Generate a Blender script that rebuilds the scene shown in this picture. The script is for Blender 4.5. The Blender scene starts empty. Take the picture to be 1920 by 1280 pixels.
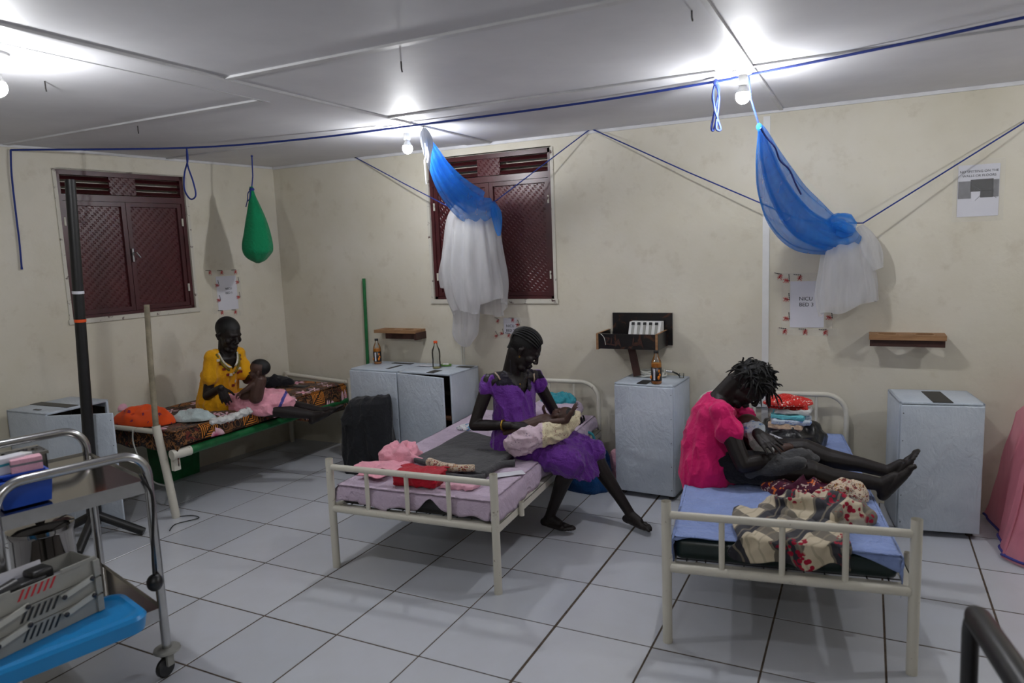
import bpy, bmesh, math, random
import numpy as np
from mathutils import Vector, Matrix, Euler, noise
from mathutils.bvhtree import BVHTree

# ------------------------------------------------------------------ camera, world, exposure
scene = bpy.context.scene
COL = scene.collection
S = 0.45                                     # floor tile pitch in metres
CAM_F = 1332.84                              # focal length in pixels of the 1920 px frame
CAM_L = Vector((5.7719, -6.2393, 3.8466)) * S
CAM_R = Euler((1.4397, 0.0394, 0.4607), 'XYZ')
cam_d = bpy.data.cameras.new('camera')
cam_d.sensor_width = 36.0
cam_d.lens = CAM_F / 1920 * 36.0
cam_d.clip_start = 0.05
cam_d.dof.use_dof = True
cam_d.dof.focus_distance = 4.5
cam_d.dof.aperture_fstop = 2.2
cam = bpy.data.objects.new('camera', cam_d)
cam.location = CAM_L
cam.rotation_euler = CAM_R
COL.objects.link(cam)
scene.camera = cam
scene.view_settings.view_transform = 'Standard'
scene.view_settings.look = 'None'
scene.view_settings.gamma = 1.0
scene.view_settings.use_curve_mapping = False
scene.view_settings.exposure = 0.0
world = bpy.data.worlds.new('world')
scene.world = world
world.use_nodes = True
world.node_tree.nodes['Background'].inputs[0].default_value = (0.5, 0.55, 0.6, 1)
world.node_tree.nodes['Background'].inputs[1].default_value = 0.05
BULB_POWER = 690.0                           # emission of every ceiling bulb
H = 2.545                                    # ceiling height
YB = 2.187                                   # back wall
LW0 = Vector((-2.29, YB, 0.0))               # corner of back and left wall
LWD = Vector((-0.118, -0.993, 0.0)).normalized()   # along the left wall towards the camera
LWN = Vector((0.993, -0.118, 0.0)).normalized()    # into the room

# ------------------------------------------------------------------ small maths
_M = CAM_R.to_matrix()
def ray(x, y):
    return _M @ Vector(((x - 960) / CAM_F, (640 - y) / CAM_F, -1.0))
def FZ(x, y, z=0.0):
    v = ray(x, y); return CAM_L + v * ((z - CAM_L.z) / v.z)
def WY(x, y, Y=YB):
    v = ray(x, y); return CAM_L + v * ((Y - CAM_L.y) / v.y)
def WL(x, y, off=0.0):
    v = ray(x, y); n = LWN
    return CAM_L + v * (((LW0 + n * off - CAM_L).dot(n)) / v.dot(n))
def mpp(p):                                   # metres per photo pixel at a point
    return (Vector(p) - CAM_L).length / CAM_F
def lerp(a, b, t): return a + (b - a) * t
def rotz(a): return Matrix.Rotation(a, 4, 'Z')
def frame(loc, x, z):                         # matrix from a location, an x axis and a z axis hint
    x = Vector(x).normalized(); z = Vector(z); y = z.cross(x).normalized(); z = x.cross(y)
    m = Matrix((x, y, z)).transposed().to_4x4(); m.translation = Vector(loc); return m
RND = random.Random(7)

# ------------------------------------------------------------------ mesh building
class MB:
    def __init__(self): self.v = []; self.f = []
    def add(self, verts, faces, M=None):
        o = len(self.v)
        if M is not None: verts = [M @ Vector(p) for p in verts]
        self.v += [tuple(p) for p in verts]
        self.f += [tuple(i + o for i in f) for f in faces]
        return self
    def box(self, c, s, M=None, b=0.0):
        cx, cy, cz = c; hx, hy, hz = s[0] / 2, s[1] / 2, s[2] / 2
        if b <= 0:
            vs = [(cx + a * hx, cy + e * hy, cz + g * hz) for g in (-1, 1) for e in (-1, 1) for a in (-1, 1)]
            fs = [(0, 2, 3, 1), (4, 5, 7, 6), (0, 1, 5, 4), (2, 6, 7, 3), (0, 4, 6, 2), (1, 3, 7, 5)]
            return self.add(vs, fs, M)
        bm = bmesh.new(); bmesh.ops.create_cube(bm, size=1.0)
        for v in bm.verts: v.co = Vector((v.co.x * s[0], v.co.y * s[1], v.co.z * s[2]))
        bmesh.ops.bevel(bm, geom=bm.edges[:], offset=min(b, .49 * min(s)), segments=3, profile=.5, affect='EDGES')
        vs = [v.co + Vector(c) for v in bm.verts]; fs = [[v.index for v in f.verts] for f in bm.faces]
        bm.free(); return self.add(vs, fs, M)
    def sweep(self, path, r, n=10, caps=True, M=None, sx=1.0):
        P = [Vector(p) for p in path]; k = len(P)
        R = r if isinstance(r, (list, tuple)) else [r] * k
        T = []
        for i in range(k):
            a = P[max(0, i - 1)]; b = P[min(k - 1, i + 1)]; d = b - a
            T.append(d.normalized() if d.length > 1e-9 else Vector((0, 0, 1)))
        up = Vector((0, 0, 1)) if abs(T[0].z) < .9 else Vector((1, 0, 0))
        u = T[0].cross(up).normalized(); vs = []
        for i in range(k):
            u = (u - T[i] * u.dot(T[i])).normalized(); w = T[i].cross(u)
            for j in range(n):
                a = 2 * math.pi * j / n
                vs.append(P[i] + (u * math.cos(a) * sx + w * math.sin(a)) * R[i])
        fs = [(i * n + j, i * n + (j + 1) % n, (i + 1) * n + (j + 1) % n, (i + 1) * n + j) for i in range(k - 1) for j in range(n)]
        if caps: fs += [tuple(range(n - 1, -1, -1)), tuple(range((k - 1) * n, k * n))]
        return self.add(vs, fs, M)
    def lathe(self, prof, n=20, M=None):
        vs = []; k = len(prof)
        for r, z in prof:
            for j in range(n):
                a = 2 * math.pi * j / n; vs.append((max(r, 1e-4) * math.cos(a), max(r, 1e-4) * math.sin(a), z))
        fs = [(i * n + j, i * n + (j + 1) % n, (i + 1) * n + (j + 1) % n, (i + 1) * n + j) for i in range(k - 1) for j in range(n)]
        fs += [tuple(range(n - 1, -1, -1)), tuple(range((k - 1) * n, k * n))]
        return self.add(vs, fs, M)
    def ell(self, c, r, M=None, n=16, m=10):
        vs = []; fs = []
        Q = M or Matrix.Identity(3)
        for i in range(m + 1):
            t = math.pi * (i / m if 0 < i < m else (0.004 if i == 0 else .996))
            for j in range(n):
                a = 2 * math.pi * j / n
                vs.append(Vector(c) + Q @ Vector((r[0] * math.sin(t) * math.cos(a), r[1] * math.sin(t) * math.sin(a), r[2] * math.cos(t))))
        for i in range(m):
            for j in range(n):
                fs.append((i * n + j, (i + 1) * n + j, (i + 1) * n + (j + 1) % n, i * n + (j + 1) % n))
        fs += [tuple(range(n)), tuple(range(m * n + n - 1, m * n - 1, -1))]
        return self.add(vs, fs)
    def cap(self, a, b, ra, rb=None, n=12):
        rb = ra if rb is None else rb
        a = Vector(a); b = Vector(b); d = b - a; L = d.length
        if L < 1e-6: return self.ell(a, (ra, ra, ra))
        d /= L; path = []; rr = []
        for t in (-.985, -.8, -.45): path.append(a + d * ra * t); rr.append(ra * math.sqrt(1 - t * t))
        path += [a, b]; rr += [ra, rb]
        for t in (.45, .8, .985): path.append(b + d * rb * t); rr.append(rb * math.sqrt(1 - t * t))
        return self.sweep(path, rr, n)
    def limb(self, pts, rs, n=12):
        for i in range(len(pts) - 1): self.cap(pts[i], pts[i + 1], rs[i], rs[i + 1], n)
        return self
    def loft(self, secs, n=24, caps=True, fn=None, M=None):
        # secs: (centre, axis_u, axis_v); fn(i, j, angle) -> radius factor
        vs = []; k = len(secs)
        for i, (c, u, w) in enumerate(secs):
            c, u, w = Vector(c), Vector(u), Vector(w)
            for j in range(n):
                a = 2 * math.pi * j / n; q = fn(i, j, a) if fn else 1.0
                vs.append(c + (u * math.cos(a) + w * math.sin(a)) * q)
        fs = [(i * n + j, i * n + (j + 1) % n, (i + 1) * n + (j + 1) % n, (i + 1) * n + j) for i in range(k - 1) for j in range(n)]
        if caps: fs += [tuple(range(n - 1, -1, -1)), tuple(range((k - 1) * n, k * n))]
        return self.add(vs, fs, M)
    def grid(self, nu, nv, fn):
        vs = [fn(i / (nu - 1), j / (nv - 1)) for i in range(nu) for j in range(nv)]
        fs = [(i * nv + j, (i + 1) * nv + j, (i + 1) * nv + j + 1, i * nv + j + 1) for i in range(nu - 1) for j in range(nv - 1)]
        return self.add(vs, fs)
    def prism(self, poly, z0, z1, M=None):
        n = len(poly)
        vs = [(x, y, z0) for x, y in poly] + [(x, y, z1) for x, y in poly]
        fs = [tuple(range(n - 1, -1, -1)), tuple(range(n, 2 * n))] + [(i, (i + 1) % n, n + (i + 1) % n, n + i) for i in range(n)]
        return self.add(vs, fs, M)
    def mesh(self, name='mesh'):
        me = bpy.data.meshes.new(name); me.from_pydata(self.v, [], self.f); me.update(); return me

def evalmesh(me, mods):
    o = bpy.data.objects.new('temporary', me); COL.objects.link(o)
    for typ, kw in mods:
        m = o.modifiers.new('m', typ)
        for k, v in kw.items(): setattr(m, k, v)
    dg = bpy.context.evaluated_depsgraph_get(); dg.update()
    r = bpy.data.meshes.new_from_object(o.evaluated_get(dg))
    bpy.data.objects.remove(o); return r
def remesh(mb, voxel=.006, smooth=4, fac=.5, decimate=None):
    mods = [('REMESH', dict(mode='VOXEL', voxel_size=voxel)), ('SMOOTH', dict(iterations=smooth, factor=fac))]
    if decimate: mods.append(('DECIMATE', dict(ratio=decimate)))
    return evalmesh(mb.mesh(), mods)
def displace(me, fn):                          # fn(co, normal) -> metres along the normal
    me.update()
    nn = [v.normal.copy() for v in me.vertices]
    for v, n in zip(me.vertices, nn): v.co = v.co + n * fn(v.co, n)
    me.update(); return me
def split(me, fn):                             # two meshes by a face test on the face centre
    out = []
    for keep in (True, False):
        bm = bmesh.new(); bm.from_mesh(me)
        kill = [f for f in bm.faces if bool(fn(f.calc_center_median())) != keep]
        bmesh.ops.delete(bm, geom=kill, context='FACES')
        m = bpy.data.meshes.new('half'); bm.to_mesh(m); bm.free(); out.append(m)
    return out
def thicken(me, t, off=1.0): return evalmesh(me, [('SOLIDIFY', dict(thickness=t, offset=off))])

# ------------------------------------------------------------------ scene objects
WM = {}
def put(o, parent):
    COL.objects.link(o)
    if parent is not None: o.parent = parent; WM[o.name] = WM[parent.name].copy()
    else: WM[o.name] = Matrix.Translation(o.location) if o.rotation_euler.z == 0 else Matrix.Translation(o.location) @ rotz(o.rotation_euler.z)
    return o
def thing(name, label, cat, loc=(0, 0, 0), rz=0.0, group=None, kind=None):
    o = bpy.data.objects.new(name, None); o.location = loc; o.rotation_euler = (0, 0, rz); o.empty_display_size = .05
    put(o, None); return tag(o, label, cat, group, kind)
def tag(o, label=None, cat=None, group=None, kind=None):
    if label: o['label'] = label
    if cat: o['category'] = cat
    if group: o['group'] = group
    if kind: o['kind'] = kind
    return o
def obj(name, mb, mat, parent=None, world=True, smooth=False, label=None, base=None):
    me = mb.mesh(name) if isinstance(mb, MB) else mb
    me.name = name
    if parent is not None:
        o = bpy.data.objects.new(name, me)
        if world: me.transform(WM[parent.name].inverted())
    else:
        if base is None:
            xs = [v.co for v in me.vertices]
            base = Vector(((min(p.x for p in xs) + max(p.x for p in xs)) / 2, (min(p.y for p in xs) + max(p.y for p in xs)) / 2, min(p.z for p in xs)))
        me.transform(Matrix.Translation(-Vector(base)))
        o = bpy.data.objects.new(name, me); o.location = base
    me.materials.clear()
    for m in (mat if isinstance(mat, (list, tuple)) else [mat]): me.materials.append(m)
    if smooth:
        for p in me.polygons: p.use_smooth = True
        if smooth != 2:
            try: me.set_sharp_from_angle(angle=math.radians(40))
            except Exception: pass
    put(o, parent)
    if label: o['label'] = label
    return o
def struct(name, mb, mat, parent=None, label=None, smooth=False):
    me = mb.mesh(name) if isinstance(mb, MB) else mb
    o = bpy.data.objects.new(name, me); me.materials.append(mat)
    if smooth:
        for p in me.polygons: p.use_smooth = True
    put(o, parent)
    if parent is None: o['kind'] = 'structure'
    if label: o['label'] = label
    return o

# ------------------------------------------------------------------ materials
def lin(r, g, b):
    f = lambda c: (c / 255 / 12.92) if c / 255 <= .04045 else ((c / 255 + .055) / 1.055) ** 2.4
    return (f(r), f(g), f(b), 1.0)
class N:
    def __init__(self, name):
        self.m = bpy.data.materials.new(name); self.m.use_nodes = True
        self.t = self.m.node_tree; self.b = self.t.nodes['Principled BSDF']; self.out = self.t.nodes['Material Output']
    def new(self, typ, **kw):
        n = self.t.nodes.new(typ)
        for k, v in kw.items():
            if k.startswith('i_'): 
                key = k[2:]; key = int(key) if key.isdigit() else key.replace('_', ' ')
                n.inputs[key].default_value = v
            else: setattr(n, k, v)
        return n
    def link(self, a, b): self.t.links.new(a, b)
    def coord(self, scale=(1, 1, 1), kind='Object', rot=(0, 0, 0)):
        c = self.new('ShaderNodeTexCoord'); m = self.new('ShaderNodeMapping')
        m.inputs['Scale'].default_value = scale; m.inputs['Rotation'].default_value = rot
        self.link(c.outputs[kind], m.inputs[0]); return m.outputs[0]
    def noise(self, scale, detail=3, vec=None, rough=.55, dist=0.0):
        n = self.new('ShaderNodeTexNoise'); n.inputs['Scale'].default_value = scale; n.inputs['Detail'].default_value = detail
        n.inputs['Roughness'].default_value = rough; n.inputs['Distortion'].default_value = dist
        self.link(vec or self.coord(), n.inputs['Vector']); return n.outputs[0]
    def ramp(self, fac, stops, interp='LINEAR'):
        r = self.new('ShaderNodeValToRGB'); r.color_ramp.interpolation = interp
        e = r.color_ramp.elements
        while len(e) < len(stops): e.new(.5)
        for el, (p, c) in zip(e, stops): el.position = p; el.color = c if len(c) == 4 else (*c, 1)
        self.link(fac, r.inputs[0]); return r.outputs[0]
    def mix(self, fac, a, b):
        n = self.new('ShaderNodeMix', data_type='RGBA')
        for sock, v in ((n.inputs[0], fac), (n.inputs[6], a), (n.inputs[7], b)):
            if hasattr(v, 'is_linked') or hasattr(v, 'links'): self.link(v, sock)
            elif isinstance(v, (int, float)): sock.default_value = v
            else: sock.default_value = v
        return n.outputs[2]
    def math(self, op, a, b=None, clamp=False):
        n = self.new('ShaderNodeMath', operation=op); n.use_clamp = clamp
        for i, v in enumerate((a, b)):
            if v is None: continue
            if isinstance(v, (int, float)): n.inputs[i].default_value = v
            else: self.link(v, n.inputs[i])
        return n.outputs[0]
    def bump(self, h, strength=.3, dist=.01):
        n = self.new('ShaderNodeBump'); n.inputs['Strength'].default_value = strength; n.inputs['Distance'].default_value = dist
        self.link(h, n.inputs['Height']); self.link(n.outputs[0], self.b.inputs['Normal'])
    def base(self, c):
        if isinstance(c, tuple): self.b.inputs['Base Color'].default_value = c
        else: self.link(c, self.b.inputs['Base Color'])
    def set(self, rough=.6, metal=0.0, spec=.5, sheen=0.0):
        self.b.inputs['Roughness'].default_value = rough; self.b.inputs['Metallic'].default_value = metal
        self.b.inputs['Specular IOR Level'].default_value = spec
        self.b.inputs['Sheen Weight'].default_value = sheen
def simple(name, col, rough=.6, metal=0.0, var=.12, vs=14, bump=0.0, bs=60, spec=.5, sheen=0.0, dist=.004):
    n = N(name); c = lin(*col); d = tuple(x * (1 - var) for x in c[:3]) + (1,)
    f = n.noise(vs, 4)
    n.base(n.mix(n.ramp(f, [(.35, (0, 0, 0)), (.65, (1, 1, 1))]), d, c)); n.set(rough, metal, spec, sheen)
    if bump: n.bump(n.noise(bs, 4), bump, dist)
    return n.m
def cloth(name, col, wr=9, ws=.5, fine=420, rough=.85, var=.12, sheen=.15, spec=.2, dist=.012):
    n = N(name); c = lin(*col); d = tuple(x * (1 - var) for x in c[:3]) + (1,)
    f = n.noise(wr * 1.7, 3)
    n.base(n.mix(n.ramp(f, [(.3, (0, 0, 0)), (.7, (1, 1, 1))]), d, c)); n.set(rough, 0, spec, sheen)
    h = n.math('ADD', n.math('ADD', n.noise(wr, 3, dist=.9), n.math('MULTIPLY', n.noise(wr * 3.1, 3, dist=1.2), .45)), n.math('MULTIPLY', n.noise(fine, 1), .05))
    n.bump(h, min(1, ws * 1.5), dist * 1.4); return n.m
def printed(name, ground, blots, scale=14, wr=9, size=.36, rough=.85):
    # scattered flower-like blots of several colours on a ground, with folds
    n = N(name); vec = n.coord()
    dn = n.new('ShaderNodeTexNoise'); dn.inputs['Scale'].default_value = scale * 2; n.link(vec, dn.inputs['Vector'])
    vm = n.new('ShaderNodeVectorMath', operation='SCALE'); n.link(dn.outputs[1], vm.inputs[0]); vm.inputs['Scale'].default_value = .09
    va = n.new('ShaderNodeVectorMath', operation='ADD'); n.link(vec, va.inputs[0]); n.link(vm.outputs[0], va.inputs[1])
    col = lin(*ground)
    for k, b in enumerate(blots):
        mp = n.new('ShaderNodeMapping'); mp.inputs['Location'].default_value = (k * 3.1, k * 1.7, k * .9)
        n.link(va.outputs[0], mp.inputs[0])
        v = n.new('ShaderNodeTexVoronoi'); v.inputs['Scale'].default_value = scale * (1 + .35 * k); n.link(mp.outputs[0], v.inputs['Vector'])
        f = n.math('LESS_THAN', v.outputs['Distance'], size / (1 + .35 * k) ** .3)
        col = n.mix(f, col, lin(*b))
    n.base(col); n.set(rough, 0, .2, .1)
    n.bump(n.noise(wr, 3, dist=.7), .5, .012); return n.m

M = {}
def materials():
    # painted wall: cream, grimy patches and scuffs
    n = N('cream_wall'); vec = n.coord()
    a = n.noise(1.3, 5, vec, .6); b = n.noise(7, 6, vec, .65)
    c1 = n.mix(n.ramp(a, [(.35, (0, 0, 0)), (.7, (1, 1, 1))]), lin(200, 194, 176), lin(211, 206, 193))
    c2 = n.mix(n.math('MULTIPLY', n.ramp(b, [(.56, (0, 0, 0)), (.8, (1, 1, 1))]), .35), c1, lin(152, 138, 110))
    n.base(c2); n.set(.5, 0, .35); n.bump(n.noise(28, 5, vec), .25, .006); M['wall'] = n.m
    n = N('white_ceiling'); vec = n.coord()
    a = n.noise(1.1, 5, vec, .6)
    n.base(n.mix(n.ramp(a, [(.35, (0, 0, 0)), (.7, (1, 1, 1))]), lin(206, 206, 210), lin(224, 224, 227)))
    n.set(.6, 0, .4); n.bump(n.noise(9, 4, vec), .12, .01); M["ceil"] = n.m
    M['batten'] = simple('white_batten', (212, 212, 214), .45, var=.15, vs=6)
    n = N('floor_tile'); vec = n.coord(kind='Object')
    inf = n.new('ShaderNodeObjectInfo')
    a = n.noise(5, 5, vec, .6)
    c1 = n.mix(inf.outputs['Random'], lin(186, 190, 198), lin(201, 204, 211))
    n.base(n.mix(n.math('MULTIPLY', n.ramp(a, [(.4, (0, 0, 0)), (.9, (1, 1, 1))]), .25), c1, lin(172, 170, 166)))
    r = n.ramp(n.noise(3, 2, vec), [(.2, (.20, .20, .20)), (.8, (.27, .27, .27))]); n.link(r, n.b.inputs['Roughness'])
    n.b.inputs['Specular IOR Level'].default_value = .5; M['tile'] = n.m
    M['grout'] = simple('brown_grout', (92, 78, 64), .9, var=.6, vs=34)
    # maroon steel with raised tread marks
    n = N('maroon_tread_steel'); vec = n.coord((1, 1, 1))
    ch = n.new('ShaderNodeTexVoronoi', feature='F1', distance='MANHATTAN', voronoi_dimensions='2D'); ch.inputs['Scale'].default_value = 30; ch.inputs['Randomness'].default_value = 0.0
    sx_ = n.new('ShaderNodeSeparateXYZ'); n.link(vec, sx_.inputs[0]); cx_ = n.new('ShaderNodeCombineXYZ')
    n.link(n.math('ADD', sx_.outputs[0], sx_.outputs[2]), cx_.inputs[0]); n.link(n.math('MULTIPLY', n.math('SUBTRACT', sx_.outputs[0], sx_.outputs[2]), .55), cx_.inputs[1]); n.link(cx_.outputs[0], ch.inputs['Vector'])
    hh = n.ramp(ch.outputs['Distance'], [(.18, (1, 1, 1)), (.42, (0, 0, 0))])
    n.base(n.mix(n.noise(6, 5), lin(58, 20, 24), lin(82, 30, 34))); n.set(.34, 0, .5)
    n.bump(hh, .5, .006); M['tread'] = n.m
    M['maroon'] = simple('maroon_paint', (72, 28, 32), .36, var=.3, vs=8, bump=.1, bs=40)
    n = N('flaking_reveal'); vec = n.coord()
    f = n.ramp(n.noise(16, 6, vec, .7), [(.36, (0, 0, 0)), (.42, (1, 1, 1))])
    n.base(n.mix(f, lin(64, 30, 32), lin(196, 192, 180))); n.set(.6); M['flake'] = n.m
    n = N('worn_white_enamel'); vec = n.coord()
    f = n.ramp(n.noise(22, 6, vec, .7), [(.64, (0, 0, 0)), (.70, (1, 1, 1))])
    n.base(n.mix(f, lin(205, 201, 188), lin(120, 108, 92))); n.set(.38); M['enamel'] = n.m
    M['wood_pole'] = simple('weathered_wood', (150, 140, 118), .75, var=.35, vs=18, bump=.2, bs=60)
    n = N('brown_wood'); vec = n.coord((2, 14, 14))
    n.base(n.ramp(n.noise(3, 5, vec), [(.3, lin(70, 42, 28)), (.7, lin(116, 76, 48))])); n.set(.65); M['wood'] = n.m
    n = N('pale_raw_wood'); vec = n.coord((2, 14, 14))
    n.base(n.ramp(n.noise(3, 5, vec), [(.3, lin(128, 92, 62)), (.7, lin(160, 122, 84))])); n.set(.7); M['rawwood'] = n.m
    M['darkwood'] = simple('dark_red_wood', (64, 34, 26), .6, var=.3, vs=20)
    n = N('black_film_plywood'); vec = n.coord()
    f = n.ramp(n.noise(11, 5, vec, .65, 1.5), [(.58, (0, 0, 0)), (.66, (1, 1, 1))])
    n.base(n.mix(n.math('MULTIPLY', f, .6), lin(22, 20, 22), lin(92, 54, 34))); n.set(.3); M['ply'] = n.m
    M['steel'] = simple('brushed_steel', (190, 190, 190), .22, 1.0, var=.1, vs=30)
    M['mirror'] = simple('polished_steel_tray', (150, 146, 142), .09, 1.0, var=.1, vs=5)
    M['darksteel'] = simple('dark_steel', (70, 70, 74), .35, .8)
    M['black'] = simple('black_plastic', (22, 22, 24), .38, var=.2)
    M['blackpaint'] = simple('black_painted_tube', (20, 20, 22), .45, var=.3, vs=30, bump=.05)
    M['grey'] = simple('grey_plastic', (150, 150, 144), .45, var=.1)
    M['lightgrey'] = simple('light_grey_plastic', (186, 186, 178), .45, var=.08)
    M['bluetub'] = simple('blue_plastic', (40, 84, 190), .35, var=.08)
    M['cyan'] = simple('cyan_plastic', (16, 130, 196), .32, var=.08, vs=5)
    M['whiteplastic'] = simple('white_plastic', (214, 214, 212), .4, var=.05)
    M['paper'] = simple('white_paper', (206, 206, 214), .8, var=.04, vs=6)
    M['ink'] = simple('dark_ink', (40, 40, 46), .8, var=.05)
    M['photo_dark'] = simple('printed_dark_picture', (26, 26, 28), .6, var=.6, vs=30)
    M['photo_grey'] = simple('printed_grey_picture', (112, 112, 116), .6, var=.25, vs=30)
    M['red'] = simple('red_print', (186, 34, 44), .5, var=.1)
    M['rope'] = simple('blue_rope', (24, 48, 128), .7, var=.2, vs=200, bump=.3, bs=400)
    M['nail'] = simple('dark_nail', (40, 36, 34), .5, .4)
    M['white_cable'] = simple('white_cable', (200, 200, 192), .45, var=.08)
    M['blacktape'] = simple('black_tape', (34, 34, 36), .42, var=.2, vs=40)
    # cabinets covered in pale plasticised sheeting
    n = N('pale_blue_sheeting'); vec = n.coord()
    n.base(n.mix(n.ramp(n.noise(4, 4, vec), [(.3, (0, 0, 0)), (.7, (1, 1, 1))]), lin(176, 186, 198), lin(194, 202, 212))); n.set(.42, 0, .45)
    wv = n.coord((1, 1, .6))
    hh = n.math('ADD', n.noise(9, 4, wv, .55, 1.4), n.math('MULTIPLY', n.noise(30, 3, wv, .6, 1.0), .35))
    n.bump(hh, .6, .015); M['sheeting'] = n.m
    M['inside'] = simple('dark_cabinet_inside', (58, 50, 44), .8, var=.2)
    M['skin'] = simple('dark_brown_skin', (27, 19, 18), .52, var=.18, vs=24, bump=.08, bs=240, spec=.38)
    M['babyskin'] = simple('baby_brown_skin', (76, 52, 44), .5, var=.15, vs=30, bump=.05, bs=200, spec=.4)
    M['hair'] = simple('black_hair', (14, 13, 14), .5, var=.3, vs=120, bump=.6, bs=260, spec=.35)
    M['eye'] = simple('eye_white', (96, 86, 80), .25, var=.05)
    M['gold'] = simple('gold_metal', (176, 140, 60), .3, .9)
    M['bluestripe'] = simple('navy_hem_stripe', (64, 62, 140), .8)
materials()

# ------------------------------------------------------------------ the room
XR, YF = 5.3, -4.4                            # right wall and wall behind the camera
def left_x(y): return LW0.x + LWD.x * ((y - YB) / LWD.y)
XMIN = left_x(YF)

def clip_poly(poly, p, n):                    # keep the side of the line where (q-p).n > 0
    out = []
    for i in range(len(poly)):
        a, b = Vector(poly[i]), Vector(poly[(i + 1) % len(poly)])
        da, db = (a - p).dot(n), (b - p).dot(n)
        if da >= 0: out.append(tuple(a))
        if (da >= 0) != (db >= 0): out.append(tuple(a + (b - a) * (da / (da - db))))
    return out
fl_poly = [(left_x(YB), YB), (left_x(YF), YF), (XR, YF), (XR, YB)]
floor = struct('floor', MB().prism(fl_poly, -.05, -.0015), M['grout'], label='white ceramic tile floor with dirty brown grout lines')
tile_full = None
wp, wn = Vector((LW0.x, LW0.y)), Vector((LWN.x, LWN.y))
for i in range(math.floor(XMIN / S), math.ceil(XR / S)):
    for j in range(math.floor(YF / S), math.ceil(YB / S)):
        g = .0036
        gl_, gr_ = (.0065 if i == 3 else g), (.0065 if i == 2 else g)
        x0, x1, y0, y1 = i * S + gl_, (i + 1) * S - gr_, j * S + g, (j + 1) * S - g
        x1 = min(x1, XR - .002); y1 = min(y1, YB - .002); y0 = max(y0, YF + .002)
        if x1 - x0 < .01 or y1 - y0 < .01: continue
        poly = [(x0, y0), (x1, y0), (x1, y1), (x0, y1)]
        cl = clip_poly(poly, wp + wn * .002, wn)
        if len(cl) < 3: continue
        full = len(cl) == 4 and cl == [tuple(Vector(q)) for q in poly] and abs((x1 - x0) - (S - 2 * g)) < 1e-6 and abs((y1 - y0) - (S - 2 * g)) < 1e-6 and i not in (2, 3)
        if full:
            if tile_full is None:
                h = S / 2 - g
                b = .002
                mb = MB(); mb.add([(-h, -h, -.006), (h, -h, -.006), (h, h, -.006), (-h, h, -.006), (-h, -h, -b), (h, -h, -b), (h, h, -b), (-h, h, -b),
                                   (-h + b, -h + b, 0), (h - b, -h + b, 0), (h - b, h - b, 0), (-h + b, h - b, 0)],
                                  [(0, 1, 5, 4), (1, 2, 6, 5), (2, 3, 7, 6), (3, 0, 4, 7), (4, 5, 9, 8), (5, 6, 10, 9), (6, 7, 11, 10), (7, 4, 8, 11), (8, 9, 10, 11)])
                tile_full = mb.mesh('tile'); tile_full.materials.append(M['tile'])
            o = bpy.data.objects.new('tile', tile_full); o.location = ((x0 + x1) / 2, (y0 + y1) / 2, RND.uniform(-.0006, .0004))
        else:
            me = MB().prism(cl, -.006, 0).mesh('tile'); me.materials.append(M['tile']); o = bpy.data.objects.new('tile', me)
        put(o, floor)

# ceiling: sheets between cover boards and battens
ceiling = struct('ceiling', MB().prism([(p[0] + (0 if p[0] > 0 else 0), p[1]) for p in fl_poly], H + .006, H + .06), M['ceil'], label='white painted ceiling of large sheets with cover battens')
def sheet(x0, x1, y0, y1):
    poly = clip_poly([(x0, y0), (x1, y0), (x1, y1), (x0, y1)], wp + wn * .001, wn)
    if len(poly) > 2: struct('panel', MB().prism(poly, H, H + .006), M['ceil'], ceiling)
XA, XE = -.03, 2.08
cols = [(XMIN, XA, [YF, -3.4, -2.25, -1.08, .05, 1.17, YB]), (XA, XE, [YF, -2.8, -1.6, -.37, .86, YB]), (XE, 4.2, [YF, -2.8, -1.6, -.37, .86, YB]), (4.2, XR, [YF, -2.8, -1.6, -.37, .86, YB])]
for x0, x1, ys in cols:
    for a, b in zip(ys[:-1], ys[1:]): sheet(x0 + .002, x1 - .002, a + .002, b - .002)
    for y in ys[1:-1]:
        xs = max(x0, left_x(y) + .01)
        struct('batten', MB().box(((xs + x1) / 2 - (.11 if x1 == XA else 0), y, H - .005), (x1 - xs - (.22 if x1 == XA else .0), .035 if y < .5 else .022, .010)), M['batten'], ceiling)
for x, w in ((XA, .2), (XE, .16), (4.2, .16)):
    struct('cover_board', MB().box((x - w / 2, (YF + YB) / 2, H - .004), (w, YB - YF - .01, .008)), M['ceil'], ceiling)
    struct('batten', MB().box((x, (YF + YB) / 2, H - .006), (.022, YB - YF - .01, .012)), M['batten'], ceiling)
struct('batten', MB().box((XA - .2, (.1 + YF) / 2, H - .0055), (.012, .1 - YF - .01, .011)), M['batten'], ceiling)

MBACK = Matrix.Translation((0, YB, 0))
MLEFT = frame(LW0, -LWD, (0, 0, 1))
def wall_with_hole(name, Mx, x0, x1, hole, label):
    mb = MB(); t = .14
    if hole:
        a, b, c, d = hole
        mb.box(((x0 + a) / 2, t / 2, H / 2), (a - x0, t, H)); mb.box(((b + x1) / 2, t / 2, H / 2), (x1 - b, t, H))
        mb.box(((a + b) / 2, t / 2, c / 2), (b - a, t, c)); mb.box(((a + b) / 2, t / 2, (d + H) / 2), (b - a, t, H - d))
        mb.box(((a + b) / 2, t - .01, (c + d) / 2), (b - a, .02, d - c))
    else: mb.box(((x0 + x1) / 2, t / 2, H / 2), (x1 - x0, t, H))
    me = mb.mesh(name); me.transform(Mx)
    return struct(name, me, M['wall'], label=label)
BW = (-.625, .470, 1.318, 2.462)              # window in the back wall: x0, x1, z0, z1
inv = MLEFT.inverted()
lw = [inv @ WL(*q) for q in ((108, 312), (352, 335), (128, 600), (362, 583))]
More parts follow.
